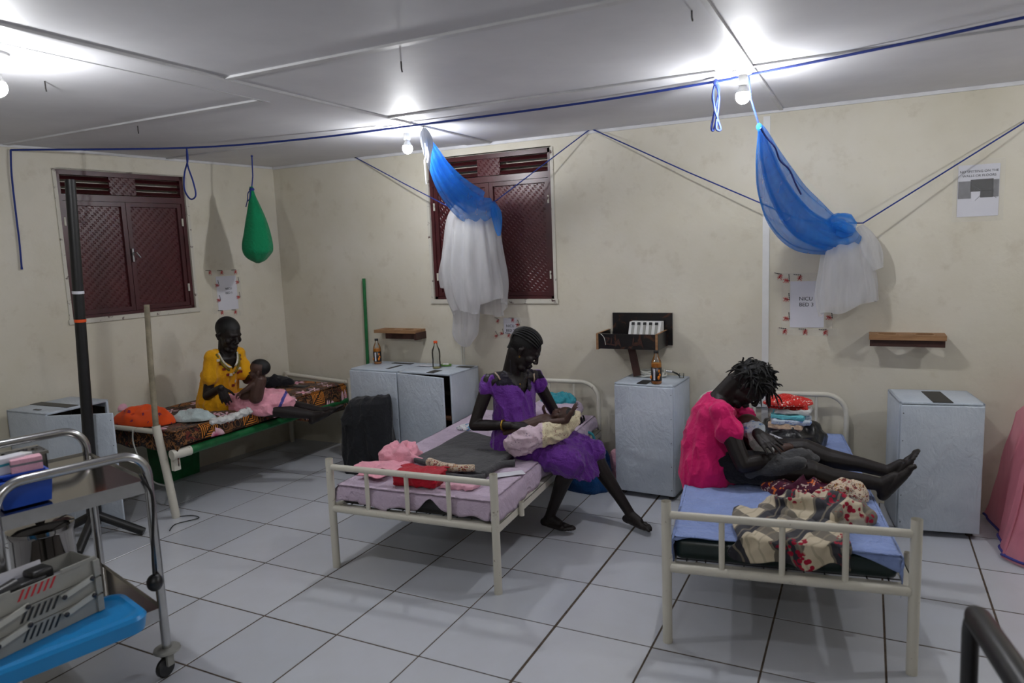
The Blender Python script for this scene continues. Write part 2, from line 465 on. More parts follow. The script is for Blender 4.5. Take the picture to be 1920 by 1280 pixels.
LWIN = ((lw[0].x + lw[2].x) / 2, (lw[1].x + lw[3].x) / 2, (lw[2].z + lw[3].z) / 2, (lw[0].z + lw[1].z) / 2)
wall_with_hole('wall_back', MBACK, LW0.x - .1, XR + .1, BW, 'cream painted back wall with stains and a maroon shuttered window')
wall_with_hole('wall_left', MLEFT, -(YB - YF) / abs(LWD.y) - .1, 0.0, LWIN, 'cream painted side wall with a maroon shuttered window')
struct('wall_right', MB().box((XR + .07, (YB + YF) / 2, H / 2), (.14, YB - YF + .2, H)), M['wall'])
struct('wall_front', MB().box(((XMIN + XR) / 2, YF - .07, H / 2), (XR - XMIN + .6, .14, H)), M['wall'])

def window(name, Mx, win, zt, label):
    x0, x1, z0, z1 = win; xm = (x0 + x1) / 2; D = .035
    rzv = math.atan2(Mx[1][0], Mx[0][0])
    def w(nm, mb, mat, parent):
        me = mb.mesh(nm); o = bpy.data.objects.new(nm, me); me.materials.append(mat)
        if parent is None:
            o.location = Mx.translation; o.rotation_euler = (0, 0, rzv); o['kind'] = 'structure'; o['label'] = label
        put(o, parent); return o
    f = MB(); t = .035
    f.box((x0 + t / 2, D, (z0 + z1) / 2), (t, .04, z1 - z0)); f.box((x1 - t / 2, D, (z0 + z1) / 2), (t, .04, z1 - z0))
    f.box((xm, D, z0 + t / 2), (x1 - x0, .04, t)); f.box((xm, D, z1 - t / 2), (x1 - x0, .04, t)); f.box((xm, D, zt), (x1 - x0, .042, .045))
    root = w(name, f, M['maroon'], None)
    # transom: fixed louvres on both sides of a small plate
    w('plate', MB().box((xm, D + .01, (zt + z1) / 2), (.2, .02, z1 - zt - .06)), M['tread'], root)
    for a, b in ((x0 + t, xm - .1), (xm + .1, x1 - t)):
        for k in range(3):
            z = lerp(zt + .045, z1 - t - .02, k / 2)
            Mt = Matrix.Translation(((a + b) / 2, D + .005, z)) @ Matrix.Rotation(.6, 4, 'X')
            w('louvre', MB().box((0, 0, 0), (b - a, .05, .005), Mt), M['maroon'], root)
    for s, (a, b) in enumerate(((x0 + t, xm), (xm, x1 - t))):
        sh = w('shutter', MB().box(((a + b) / 2, D + .018, (z0 + zt) / 2), (b - a - .004, .008, zt - z0 - .06)), M['tread'], root)
        fr = MB(); za, zb = z0 + t + .002, zt - .024
        for xx in (a + .018, b - .018): fr.box((xx, D + .004, (za + zb) / 2), (.032, .026, zb - za))
        for zz in (za + .016, zb - .016): fr.box(((a + b) / 2, D + .004, zz), (b - a - .006, .024, .032))
        w('shutter_frame', fr, M['maroon'], sh)
        for zz in (lerp(za, zb, .18), lerp(za, zb, .82)):
            w('hinge', MB().sweep([(a + .004 if s == 0 else b - .004, D - .018, zz - .03), (a + .004 if s == 0 else b - .004, D - .018, zz + .03)], .008, 8), M['flake'], sh)
    zl = lerp(z0, zt, .52)
    w('latch', MB().box((xm + .01, D - .02, zl), (.012, .02, .10)).sweep([(xm + .014, D - .03, zl + .02), (xm + .02, D - .06, zl + .02), (xm + .045, D - .065, zl - .02)], .005, 8), M['steel'], root)
    rv = MB(); d = .018                       # reveal with flaking paint
    rv.box((x0 - .006, d / 2 - .004, (z0 + z1) / 2), (.024, d + .006, z1 - z0)); rv.box((x1 + .006, d / 2 - .004, (z0 + z1) / 2), (.024, d + .006, z1 - z0))
    rv.box((xm, d / 2 - .006, z0 - .004), (x1 - x0 + .05, d + .014, .034)); rv.box((xm, d / 2, z1 + .003), (x1 - x0, d, .010))
    w('reveal', rv, M['flake'], root)
    return root
window('window_1', MLEFT, LWIN, lerp(LWIN[2], LWIN[3], .82), 'maroon steel shuttered window in the side wall above the far bed')
window('window_2', MBACK, BW, lerp(BW[2], BW[3], .83), 'maroon steel shuttered window in the back wall behind the net')

struct('trim_1', MB().box(((LW0.x + XR) / 2, YB - .007, H - .012), (XR - LW0.x - .02, .012, .022)), M['batten'], label='white cornice strip along the top of the back wall')
mb = MB(); L = (YB - YF) / abs(LWD.y); mb.box((-L / 2, -.006, H - .01), (L - .03, .010, .018)); me = mb.mesh(); me.transform(MLEFT)
struct('trim_2', me, M['batten'], label='white cornice strip along the top of the side wall')
xc = WY(1437, 400).x
struct('trim_3', MB().box((xc, YB - .008, H / 2 - .01), (.042, .014, H - .06)), M['whiteplastic'], label='white vertical channel strip on the back wall')

# ------------------------------------------------------------------ ceiling lamps
def bulb_mat():
    n = N('lit_bulb'); e = n.new('ShaderNodeEmission'); e.inputs[0].default_value = (.97, .98, 1.0, 1); e.inputs[1].default_value = BULB_POWER
    n.link(e.outputs[0], n.out.inputs[0]); return n.m
M['bulb'] = bulb_mat()
def lamp(x, y, label, n=0):
    t = thing('ceiling_lamp', label, 'lamp', (x, y, H - .165), 0, 'bare bulbs on the ceiling')
    z = .165
    obj('ceiling_rose', MB().lathe([(.052, z), (.052, z - .012), (.04, z - .026), (.024, z - .03)], 20), M['whiteplastic'], t, False, True)
    obj('socket', MB().lathe([(.021, z - .028), (.023, z - .07), (.020, z - .078)], 16), M['whiteplastic'], t, False, True)
    b = obj('bulb_collar', MB().lathe([(.015, z - .076), (.020, z - .09), (.030, z - .112)], 16), M['whiteplastic'], t, False, True)
    obj('bulb', MB().lathe([(.030, z - .112), (.0335, z - .122), (.034, z - .132), (.030, z - .146), (.021, z - .157), (.010, z - .163), (.001, z - .165)], 16), M['bulb'], t, False, 2)
    return t
b1 = FZ(762, 241, H); b2 = FZ(1393, 129, H); b3 = FZ(-14, 98, H)
lamp(b1.x, b1.y, 'lit bare bulb on the ceiling beside the blue and white net at the window')
lamp(b2.x, b2.y, 'lit bare bulb on the ceiling above the net at the right bed')
lamp(b3.x, b3.y, 'lit bare bulb at the left edge of the ceiling')
lamp(4.2, .93, 'lit bare bulb on the ceiling towards the right-hand wall')
lamp(1.9, -3.2, 'unseen bare bulb added for light on the ceiling near the front wall')  # unseen bulb, added to light the room from behind the camera

# ------------------------------------------------------------------ beds
M['lilac'] = cloth('lilac_bed_sheet', (196, 178, 198), 7, .8, dist=.018)
M['bluesheet'] = cloth('pale_blue_bed_sheet', (138, 158, 210), 7, .8, dist=.018)
M['greenvinyl'] = simple('dark_green_vinyl', (20, 40, 40), .32, var=.2, vs=6, bump=.05)
M['darkmat'] = simple('dark_mattress', (26, 26, 30), .5)
M['greenpaint'] = simple('green_painted_tube', (22, 106, 56), .4, var=.3, vs=18)

def arch(p0, p1, z0, z1, r, n=8):              # inverted U from p0 to p1
    p0 = Vector(p0); p1 = Vector(p1); d = (p1 - p0).normalized(); up = Vector((0, 0, 1))
    pts = [p0 + up * z0]
    for i in range(n + 1):
        a = math.pi / 2 * i / n
        pts.append(p0 + d * r * (1 - math.cos(a)) + up * (z1 - r + r * math.sin(a)))
    for i in range(n + 1):
        a = math.pi / 2 * (1 - i / n)
        pts.append(p1 - d * r * (1 - math.cos(a)) + up * (z1 - r + r * math.sin(a)))
    pts.append(p1 + up * z0); return pts

def steel_bed(label, loc, rz, W, L, zt=.625):
    t = thing('hospital_bed', label, 'bed', loc, rz, 'white steel hospital beds')
    for x in (0, W):
        p = obj('foot_post', MB().sweep([(x, 0, 0), (x, 0, zt)], .021, 14, False).lathe([(.0215, 0), (.0215, .012)], 14, Matrix.Translation((x, 0, 0))), M['enamel'], t, False, True)
        me = MB().sweep([(x, 0, zt - .03), (x, 0, zt - .028)], .0185, 12)
        obj('hollow_end', me, M['black'], p, False)
    obj('upper_rail', MB().sweep([(.015, 0, .578), (W - .015, 0, .578)], .017, 12), M['enamel'], t, False, True)
    obj('lower_rail', MB().sweep([(.015, 0, .342), (W - .015, 0, .342)], .020, 12), M['enamel'], t, False, True)
    for k in (1, 2, 3):
        obj('bar', MB().sweep([(W * k / 4 - .01, 0, .35), (W * k / 4 - .01, 0, .572)], .0125, 10), M['enamel'], t, False, True)
    obj('headboard_arch', MB().sweep(arch((.01, L, 0), (W - .01, L, 0), 0, .715, .13), .0165, 12), M['enamel'], t, False, True)
    for k in (1, 2, 3, 4):
        obj('headboard_bar', MB().sweep([(W * k / 5, L, .38), (W * k / 5, L, .705)], .009, 10), M['enamel'], t, False, True)
    obj('headboard_rail', MB().sweep([(.015, L, .38), (W - .015, L, .38)], .016, 10), M['enamel'], t, False, True)
    for x, s in ((.012, -1), (W - .012, 1)):
        a = MB().box((x, L / 2, .352), (.045, L - .03, .006)).box((x + s * .020, L / 2, .335), (.006, L - .03, .04))
        obj('side_rail', a, M['enamel'], t, False)
    obj('cross_rail', MB().box((W / 2, .035, .338), (W - .05, .03, .03)), M['enamel'], t, False)
    obj('cross_rail', MB().box((W / 2, L - .035, .338), (W - .05, .03, .03)), M['enamel'], t, False)
    obj('cross_rail', MB().box((W / 2, L / 2, .33), (W - .05, .03, .03)), M['enamel'], t, False)
    wm = MB()
    for k in range(1, 12): wm.box((W * k / 12, L / 2, .349), (.005, L - .08, .004))
    for k in range(1, 22): wm.box((W / 2, L * k / 22, .346), (W - .06, .005, .004))
    tag(obj('wire_base', wm, M['darksteel'], t, False), kind='stuff')
    obj('pole_socket', MB().sweep([(W + .028, .28, .31), (W + .028, .28, .385)], .014, 12, False), M['enamel'], t, False, True)
    return t

def mattress(x0, x1, y0, y1, z0, z1, b=.035):
    return MB().box(((x0 + x1) / 2, (y0 + y1) / 2, (z0 + z1) / 2), (x1 - x0, y1 - y0, z1 - z0), b=b)

def sheet_mesh(x0, x1, y0, y1, zt, drop, nu=90, nv=150, r=.035, wr=.006, seed=0, ripple=.018, sag=None):
    # drop(side, t) -> overhang in metres; sides l, r, f(oot), h(ead)
    def fold(e):
        if e <= 0: return 0.0, 0.0
        L = r * math.pi / 2
        if e < L: a = e / r; return r * math.sin(a), r * (1 - math.cos(a))
        return r, r + (e - L)
    def fn(u, v):
        yy = lerp(y0, y1, min(1, max(0, (v - .06) / .88))); xx = lerp(x0, x1, min(1, max(0, (u - .08) / .84)))
        tx = (xx - x0) / (x1 - x0); ty = (yy - y0) / (y1 - y0)
        ex = ey = 0.0; sx = sy = 0
        if u < .08: ex = (1 - u / .08) * drop('l', ty); sx = -1
        if u > .92: ex = (u - .92) / .08 * drop('r', ty); sx = 1
        if v < .06: ey = (1 - v / .06) * drop('f', tx); sy = -1
        if v > .94: ey = (v - .94) / .06 * drop('h', tx); sy = 1
        ox, dx = fold(ex); oy, dy = fold(ey)
        x = xx + sx * (ox - r); y = yy + sy * (oy - r)
        z = zt - dx - dy
        n1 = noise.noise(Vector((xx * 5 + seed, yy * 4, .3))); n2 = noise.noise(Vector((xx * 13 + seed, yy * 9, 1.3)))
        z += wr * (n1 + .6 * n2) * max(0, min(1, min(xx - x0, x1 - xx, yy - y0, y1 - yy) / .09))
        hang = min(1, max(dx, dy) / .1)
        x += sx * hang * ripple * (noise.noise(Vector((yy * 9, seed, z * 2))) + .3)
        y += sy * hang * ripple * (noise.noise(Vector((xx * 9, seed + 4, z * 2))) + .3)
        if sag: z += sag(xx, yy)
        return (x, y, z)
    return MB().grid(nu, nv, fn)

B2L = Vector((-.025, .115, 0)); B2R = math.atan2(.065, .987); B2W = .989
bed2 = steel_bed('white steel bed with lilac sheet where the woman in purple sits', B2L, B2R, B2W, 1.94)
M2 = WM[bed2.name]
t = tag(obj('mattress', mattress(.03, .96, .03, 1.88, .358, .455), M['darkmat'], None, False), None)
t.data.transform(Matrix.Identity(4))
t.location = M2 @ t.location; t.rotation_euler.z = B2R; WM[t.name] = Matrix.Translation(t.location) @ rotz(B2R)
tag(t, 'dark mattress under the lilac sheet on the middle bed', 'mattress')
def d2(s, q):
    n = noise.noise(Vector((q * 7, ord(s), 0)))
    if s == 'f': return .105 + .035 * n + (.02 if .15 < q < .35 else 0) - .05 * math.exp(-((q - .62) / .06) ** 2)
    if s == 'r': return .13 + .03 * n - .05 * max(0, q - .6)
    if s == 'l': return .06 + .02 * n
    return .05
ZT2 = .470
me = sheet_mesh(.012, .972, .022, 1.9, ZT2, d2, seed=3, wr=.013, ripple=.03).mesh(); me.transform(M2)
tag(obj('bed_sheet', thicken(me, .003), M['lilac'], None, True, 2), 'lilac sheet spread over the middle bed', 'bed sheet')

B3L = Vector((1.853, .071, 0)); B3R = math.radians(8.4); B3W = .947
bed3 = steel_bed('white steel bed with blue sheet where the woman in pink sits', B3L, B3R, B3W, 1.93, .638)
M3 = WM[bed3.name]
def placed(o, Mx, rz):                          # move a single-mesh thing built in a bed's own frame into the room
    o.location = Mx @ o.location; o.rotation_euler.z = rz; WM[o.name] = Matrix.Translation(o.location) @ rotz(rz); return o
tag(placed(obj('mattress', mattress(.03, .90, .05, 1.88, .354, .455, .03), M['greenvinyl'], None, False, True), M3, B3R), 'dark green vinyl mattress of the right bed, bare at the foot end', 'mattress')
def d3(s, q):
    n = noise.noise(Vector((q * 6, ord(s) + 2, 0)))
    if s == 'f': return max(.006, .010 + .012 * n + .07 * max(0, q - .80) / .2 + .02 * max(0, .1 - q) / .1)
    if s == 'r': return max(.02, .05 + .025 * n + .06 * max(0, .12 - q) / .12)
    if s == 'l': return .09 + .06 * max(0, .3 - q) / .3 + .02 * n
    return .05
ZT3 = .466
me = sheet_mesh(.018, .915, .038, 1.9, ZT3, d3, seed=9, r=.014, wr=.015, ripple=.03).mesh(); me.transform(M3)
tag(obj('bed_sheet', thicken(me, .003), M['bluesheet'], None, True, 2), 'pale blue sheet on the right bed, pulled back from the foot end', 'bed sheet')

# the far bed: green tube rails, printed blanket
def blanket_mat():
    n = N('dark_printed_blanket'); vec = n.coord()
    sep = n.new('ShaderNodeSeparateXYZ'); n.link(n.coord((1, 1, 1)), sep.inputs[0])
    d = n.noise(11, 3, vec, .5, 2.0)
    sw = n.ramp(d, [(.38, (0, 0, 0)), (.44, (1, 1, 1)), (.47, (1, 1, 1)), (.5, (0, 0, 0)), (.58, (0, 0, 0)), (.60, (1, 1, 1)), (.63, (0, 0, 0))])
    col = n.mix(sw, lin(30, 20, 18), lin(128, 84, 46))
    col = n.mix(n.ramp(n.noise(9, 3, n.coord((1, 1, 1), rot=(0, 0, 1)), .5, 1.5), [(.60, (0, 0, 0)), (.64, (1, 1, 1))]), col, lin(92, 34, 26))
    xz = n.math('SUBTRACT', sep.outputs[0], sep.outputs[2])
    def cell(o, off, size):
        return n.math('SUBTRACT', n.math('FRACT', n.math('ADD', n.math('DIVIDE', xz if o == 0 else sep.outputs[o], size), off)), .5)
    u = cell(0, .0, .40); v = cell(1, .12, .37)
    mx = n.math('MAXIMUM', n.math('ABSOLUTE', u), n.math('ABSOLUTE', v))
    ring = n.math('GREATER_THAN', n.math('SINE', n.math('MULTIPLY', mx, 150.0)), .1)
    cut = n.math('GREATER_THAN', n.math('ABSOLUTE', n.math('ADD', u, n.math('MULTIPLY', v, .9))), .02)
    key = n.math('MULTIPLY', n.math('MULTIPLY', ring, cut), n.math('LESS_THAN', mx, .19))
    inn = n.math('LESS_THAN', mx, .20)
    col = n.mix(inn, col, lin(24, 16, 14)); col = n.mix(key, col, lin(214, 132, 44))
    # pink lilies: petals around scattered centres
    mp = n.new('ShaderNodeMapping'); mp.inputs['Location'].default_value = (.13, .28, 0); n.link(vec, mp.inputs[0])
    vo = n.new('ShaderNodeTexVoronoi'); vo.inputs['Scale'].default_value = 5.0; vo.inputs['Randomness'].default_value = .75; n.link(mp.outputs[0], vo.inputs['Vector'])
    sub = n.new('ShaderNodeVectorMath', operation='SUBTRACT'); n.link(mp.outputs[0], sub.inputs[0]); n.link(vo.outputs['Position'], sub.inputs[1])
    s2 = n.new('ShaderNodeSeparateXYZ'); n.link(sub.outputs[0], s2.inputs[0])
    ang = n.math('ARCTAN2', s2.outputs[1], s2.outputs[0])
    pet = n.math('ADD', n.math('MULTIPLY', n.math('SINE', n.math('MULTIPLY', ang, 6)), .022), .052)
    fl = n.math('LESS_THAN', vo.outputs['Distance'], n.math('MULTIPLY', pet, 5.0))
    core = n.ramp(vo.outputs['Distance'], [(.05, lin(190, 40, 100)), (.26, lin(236, 196, 208))])
    col = n.mix(fl, col, core)
    n.base(col); n.set(.8, 0, .2, .1); n.bump(n.noise(8, 3, vec, .5, .6), .5, .014); return n.m
M['blanket'] = blanket_mat()
fp = Vector((-1.61, .285, 0))
bed1 = thing('hospital_bed', 'far bed with green side tube under the dark printed blanket', 'bed', (-1.98, .30, 0), 0)
XL1 = -2.37
obj('foot_post', MB().sweep([(-1.585, .31, 0), (-1.61, .29, .34), (-1.645, .275, .645)], .027, 14, False), M['enamel'], bed1, True, True)
obj('foot_post', MB().sweep([(XL1, .29, 0), (XL1, .275, .645)], .025, 14, False), M['enamel'], bed1, True, True)
obj('foot_rail', MB().sweep([(XL1, .275, .598), (-1.645, .275, .602)], .018, 12), M['enamel'], bed1, True, True)
sr = obj('side_rail', MB().sweep([(-1.52, .40, .448), (-1.525, 2.06, .448)], .030, 14), M['greenpaint'], bed1, True, True, label='green painted side tube')
obj('rail_socket', MB().sweep([(-1.535, .285, .448), (-1.52, .42, .448)], .034, 14).box((-1.56, .33, .39), (.03, .05, .12)), M['enamel'], bed1, True, True)
obj('side_rail', MB().sweep([(XL1 + .02, .30, .448), (XL1 + .10, 2.06, .448)], .030, 14), M['greenpaint'], bed1, True, True)
obj('head_post', MB().sweep([(-2.235, 2.10, 0), (-2.235, 2.10, .665)], .024, 12, False).sweep([(-2.235, 2.10, .655), (-2.235, 2.10, .668)], .025, 12), M['enamel'], bed1, True, True)
obj('head_post', MB().sweep([(-1.50, 2.10, 0), (-1.50, 2.10, .64)], .022, 12, False), M['enamel'], bed1, True, True)
obj('head_rail', MB().sweep([(-2.235, 2.10, .645), (-1.50, 2.10, .60)], .019, 12), M['enamel'], bed1, True, True)
obj('slat_base', MB().box((-1.93, 1.2, .462), (.78, 1.62, .02)), M['wood'], bed1, True)
mt = tag(obj('mattress', mattress(-2.25, -1.53, .33, 2.06, .475, .58, .04), M['darkmat'], None, False, True), 'mattress under the printed blanket on the far bed', 'mattress')
def d1(s, q):
    n = noise.noise(Vector((q * 6, ord(s) + 7, 0)))
    if s == 'f': return .15 + .02 * n
    if s == 'r': return .12 + .015 * n + .12 * max(0, min(1, (q - .52) / .18))
    if s == 'l': return .03
    return .02
me = sheet_mesh(-2.315, -1.515, .315, 2.075, .594, d1, seed=17, wr=.014).mesh()
tag(obj('printed_blanket', thicken(me, .006), M['blanket'], None, True, 2), 'black and brown blanket printed with orange keys and pink flowers', 'blanket')
stick = MB().sweep([WY(275, 571, .275), WY(283, 690, .275), Vector((-1.647, .275, .60))], [.017, .018, .019], 10)
tag(obj('wooden_stick', stick, M['wood_pole'], None, True, True), 'bare wooden stick standing in the post of the far bed', 'stick')

# ------------------------------------------------------------------ cabinets wrapped in sheeting
def cabinet(label, loc, rz, W, D, Ht, front='-y', door=0.0, tapes=(), seam=None, hinge='l', lift=.03):
    # local frame: front face at y=0, depth to +y, x from 0 to W
    t = thing('bedside_cabinet', label, 'cabinet', loc, rz, 'cabinets wrapped in pale sheeting')
    p = .018; b = .006
    c = MB()
    c.box((p / 2, D / 2, Ht / 2 + lift / 2), (p, D, Ht - lift), b=b); c.box((W - p / 2, D / 2, Ht / 2 + lift / 2), (p, D, Ht - lift), b=b)
    c.box((W / 2, D / 2, Ht - p / 2), (W, D, p), b=b); c.box((W / 2, D / 2, lift + p / 2), (W, D, p), b=b); c.box((W / 2, D - p / 2, Ht / 2 + lift / 2), (W, p, Ht - lift), b=b)
    obj('body', c, M['sheeting'], t, False, True)
    obj('shelf', MB().box((W / 2, D / 2, Ht * .55), (W - 2 * p, D - 2 * p, .015)), M['wood'], t, False)
    ln = MB().box((p + .002, D / 2, Ht / 2), (.004, D - .04, Ht - .1)).box((W - p - .002, D / 2, Ht / 2), (.004, D - .04, Ht - .1)).box((W / 2, D - p - .002, Ht / 2), (W - .05, .004, Ht - .1))
    obj('lining', ln, M['inside'], t, False)
    for x in (.04, W - .04):
        for y in (.05, D - .05):
            obj('foot', MB().box((x, y, lift / 2), (.03, .03, lift)), M['inside'], t, False)
    dw = W - .012
    dm = MB().box((dw / 2 if hinge == 'l' else -dw / 2, -.011, (Ht + lift) / 2 - .004), (dw, .018, Ht - lift - .02), b=.006)
    o = MB(); Md = Matrix.Translation((.006 if hinge == 'l' else W - .006, -.001, 0)) @ rotz(-door if hinge == 'l' else door)
    o.add(dm.v, dm.f, Md); dd = obj('door', o, M['sheeting'], t, False, True)
    for i in range(5):
        k = MB(); q = MB().ell((dw - .012 if hinge == 'l' else -dw + .012, -.021, lerp(lift + .05, Ht - .06, i / 4)), (.003, .002, .003), n=8, m=5)
        k.add(q.v, q.f, Md); obj('tack', k, M['nail'], dd, False)
    for (x0, y0, x1, y1) in tapes:
        obj('tape', MB().box(((x0 + x1) / 2, (y0 + y1) / 2, Ht + .001), (abs(x1 - x0), abs(y1 - y0), .003)), M['blacktape'], t, False)
    return t
A0 = Vector((-2.085, -.175, 0))
# cabinet by the side wall: opens to the right, door swung out
cab1 = cabinet('open cabinet wrapped in pale sheeting behind the trolley, door swung wide', A0, math.radians(92), .44, .40, .80, door=math.radians(64), tapes=((.16, .02, .24, .41), (.05, .14, .07, .2)))
CB = [FZ(658, 690, .765), FZ(735, 697, .765), FZ(812, 703, .765)]
cab2 = cabinet('wrapped cabinet under the small wall shelf, nearest the far bed', (-1.205, 1.765, 0), math.radians(-2), .49, .39, .80, tapes=((.33, .05, .36, .24), (.20, .29, .40, .34)))
cab3 = cabinet('wrapped cabinet with dark gap at its door, beside the purple-clad woman', (-.71, 1.745, 0), math.radians(-2), .50, .40, .80, door=math.radians(9), hinge='l', tapes=((.27, .0, .34, .12), (.36, .28, .50, .34)))
cab4 = cabinet('wrapped cabinet under the black plywood wall box', (1.06, 1.785, 0), math.radians(-3), .42, .365, .79, tapes=((.16, .0, .23, .13),))
cab5 = cabinet('wrapped cabinet with black tape on top at the right of the blue bed', (2.775, 1.70, 0), math.radians(8), .425, .36, .78, door=math.radians(1.5), hinge='r', tapes=((.17, .0, .27, .30),))

# ------------------------------------------------------------------ ropes and strings
def poly_smooth(pts, n=6):                       # Catmull-Rom through points
    P = [Vector(p) for p in pts]; out = []
    for i in range(len(P) - 1):
        a, b, c, d = P[max(0, i - 1)], P[i], P[i + 1], P[min(len(P) - 1, i + 2)]
        for k in range(n):
            t = k / n
            out.append(.5 * ((2 * b) + (c - a) * t + (2 * a - 5 * b + 4 * c - d) * t * t + (3 * b - a - 3 * c + d) * t ** 3))
    out.append(P[-1]); return out
RA = WL(20, 281, .02); R1 = FZ(352, 277, H - .03); R2 = FZ(793, 233, H - .02)
rope_y = lambda x, y: FZ(x, y, H - .022)
R3 = rope_y(1340, 153); R4 = rope_y(1395, 142); R5 = rope_y(1920, 33); R6 = R5 + (R5 - rope_y(1700, 80)) * 2.2
line = thing('clothesline', 'long blue rope strung under the ceiling from wall to wall', 'rope', RA)
obj('rope', MB().sweep(poly_smooth([RA, R1, FZ(575, 260, H - .03), R2, rope_y(1100, 192), R3, R4, rope_y(1640, 93), R5, R6], 5), .0065, 8), M['rope'], line, True, True)
obj('loose_end', MB().sweep(poly_smooth([RA, WL(22, 330, .02), WL(31, 410, .015), WL(36, 450, .015), WL(41, 505, .015)]), [.006] * 24 + [.008], 8), M['rope'], line, True, True)
yy = R1.y
obj('hanging_loop', MB().sweep(poly_smooth([WY(350, 279, yy), WY(352, 300, yy), WY(346, 325, yy), WY(346, 355, yy), WY(357, 373, yy), WY(367, 366, yy), WY(362, 340, yy), WY(352, 310, yy), WY(350, 282, yy)]), .0055, 8), M['rope'], line, True, True)
yy = R3.y - .02
k = obj('rope_bundle', MB().sweep(poly_smooth([WY(1343, 156, yy), WY(1337, 175, yy), WY(1340, 205, yy - .02), WY(1346, 225, yy), WY(1351, 243, yy), WY(1343, 241, yy - .01), WY(1345, 215, yy), WY(1348, 180, yy), WY(1341, 158, yy), WY(1336, 185, yy + .02), WY(1344, 215, yy + .02), WY(1338, 243, yy + .02), WY(1334, 240, yy + .01), WY(1339, 212, yy + .02), WY(1348, 170, yy + .02), WY(1343, 154, yy)]), .0055, 8), M['rope'], line, True, True)
obj('knot', MB().ell(WY(1342, 154, yy), (.014, .012, .016)), M['rope'], k, True, True)

def nail_at(p, parent=None):
    return obj('nail', MB().sweep([p + Vector((0, .03, 0)), p + Vector((0, -.014, .002))], .004, 8).ell(p + Vector((0, -.014, .002)), (.007, .003, .007)), M['nail'], parent, True, True)
NA, NB = WY(668, 296, 2.172), WY(1108, 241, 2.172)
P1, P2 = WY(858, 396, 1.96), WY(930, 376, 1.97); P3, P4 = WY(1500, 412, 1.98), WY(1618, 418, 2.02); NC = WY(1990, 186, 2.172)
ws = thing('wall_string', 'thin blue string sagging between nails along the back wall, holding the nets', 'string', NA)
obj('string', MB().sweep([NA, lerp(NA, P1, .5) + Vector((0, 0, -.004)), P1, lerp(P1, P2, .5) + Vector((0, 0, -.012)), P2, NB], .0042, 8), M['rope'], ws, True, True)
obj('string', MB().sweep([NB, lerp(NB, P3, .5) + Vector((0, 0, -.008)), P3, lerp(P3, P4, .5) + Vector((0, 0, -.012)), P4, NC], .0042, 8), M['rope'], ws, True, True)
for p in (NA, NB, NC): nail_at(p, ws)
for x, y, lab in ((84, 156, 'small dark hook in the ceiling near its left edge'), (258, 240, 'small dark hook in the ceiling above the far bed'), (752, 119, 'small dark hook in the ceiling left of the middle'), (1297, 19, 'small dark hook in the ceiling above the right bed')):
    q = FZ(x, y - 4, H)
    tag(obj('ceiling_hook', MB().sweep([q + Vector((0, 0, .004)), q + Vector((0, 0, -.03)), q + Vector((.003, 0, -.045))], .0032, 6), M['nail'], None, True, True, base=q), lab, 'hook', 'hooks in the ceiling')

# ------------------------------------------------------------------ mosquito nets
def net_mat(name, col, alpha, trans=.5):
    n = N(name); t = n.t
    d = n.new('ShaderNodeBsdfDiffuse'); tl = n.new('ShaderNodeBsdfTranslucent'); tr = n.new('ShaderNodeBsdfTransparent')
    for s in (d, tl): s.inputs[0].default_value = lin(*col)
    m1 = n.new('ShaderNodeMixShader'); m1.inputs[0].default_value = trans; n.link(d.outputs[0], m1.inputs[1]); n.link(tl.outputs[0], m1.inputs[2])
    m2 = n.new('ShaderNodeMixShader')
    a = n.ramp(n.noise(14, 3, n.coord((1, 1, .25)), .5, .6), [(.25, (alpha - .07,) * 3), (.75, (min(1, alpha + .09),) * 3)])
    n.link(a, m2.inputs[0]); n.link(tr.outputs[0], m2.inputs[1]); n.link(m1.outputs[0], m2.inputs[2]); n.link(m2.outputs[0], n.out.inputs[0])
    return n.m
M['bluenet'] = net_mat('blue_netting', (62, 150, 232), .50, .5)
M['whitenet'] = net_mat('white_netting', (222, 222, 224), .55, .4)
M['greynet'] = net_mat('grey_netting', (120, 124, 132), .8, .3)

VIEW = Vector((0.43, -0.90, 0)).normalized()
SIDE = Vector((0.90, 0.43, 0)).normalized()
def pleated(path, n=72, k=9, amp=.16, seed=0, depth=.55, steps=6, caps=False, tail=None):
    # path: (px, py, Y, half width in px); a gathered tube whose width is seen from the room
    P = [WY(x, y, Y) for x, y, Y, h in path]; Wd = [h * mpp(p) for (x, y, Y, h), p in zip(path, P)]
    C = poly_smooth(P, steps); R = [max(.002, v.x) for v in poly_smooth([Vector((w, 0, 0)) for w in Wd], steps)]
    secs = []
    for i, c in enumerate(C):
        T = (C[min(i + 1, len(C) - 1)] - C[max(i - 1, 0)]).normalized()
        u = T.cross(VIEW)
        u = SIDE if u.length < .05 else u.normalized()
        w = u.cross(T).normalized()
        secs.append((c, u * R[i], w * R[i] * depth))
    def fn(i, j, a):
        t = i / len(C)
        return 1 + amp * (math.sin(k * a + seed) * .6 + noise.noise(Vector((math.cos(a) * 2.2, math.sin(a) * 2.2, t * 2 + seed))) * 1.2 + .5 * noise.noise(Vector((math.cos(a) * 7, math.sin(a) * 7, t * 2 + seed))))
    m = MB().loft(secs, n, caps, fn)
    if tail:
        for j in range(n):                       # uneven hem
            q = len(C) - 1
            for back in range(4):
                i = q - back; v = Vector(m.v[i * n + j]); v.z += tail(2 * math.pi * j / n) * (1 - back / 4); m.v[i * n + j] = tuple(v)
    return m
n1 = thing('mosquito_net', 'blue and white mosquito net gathered up in front of the back window', 'net', WY(890, 590, 1.95))
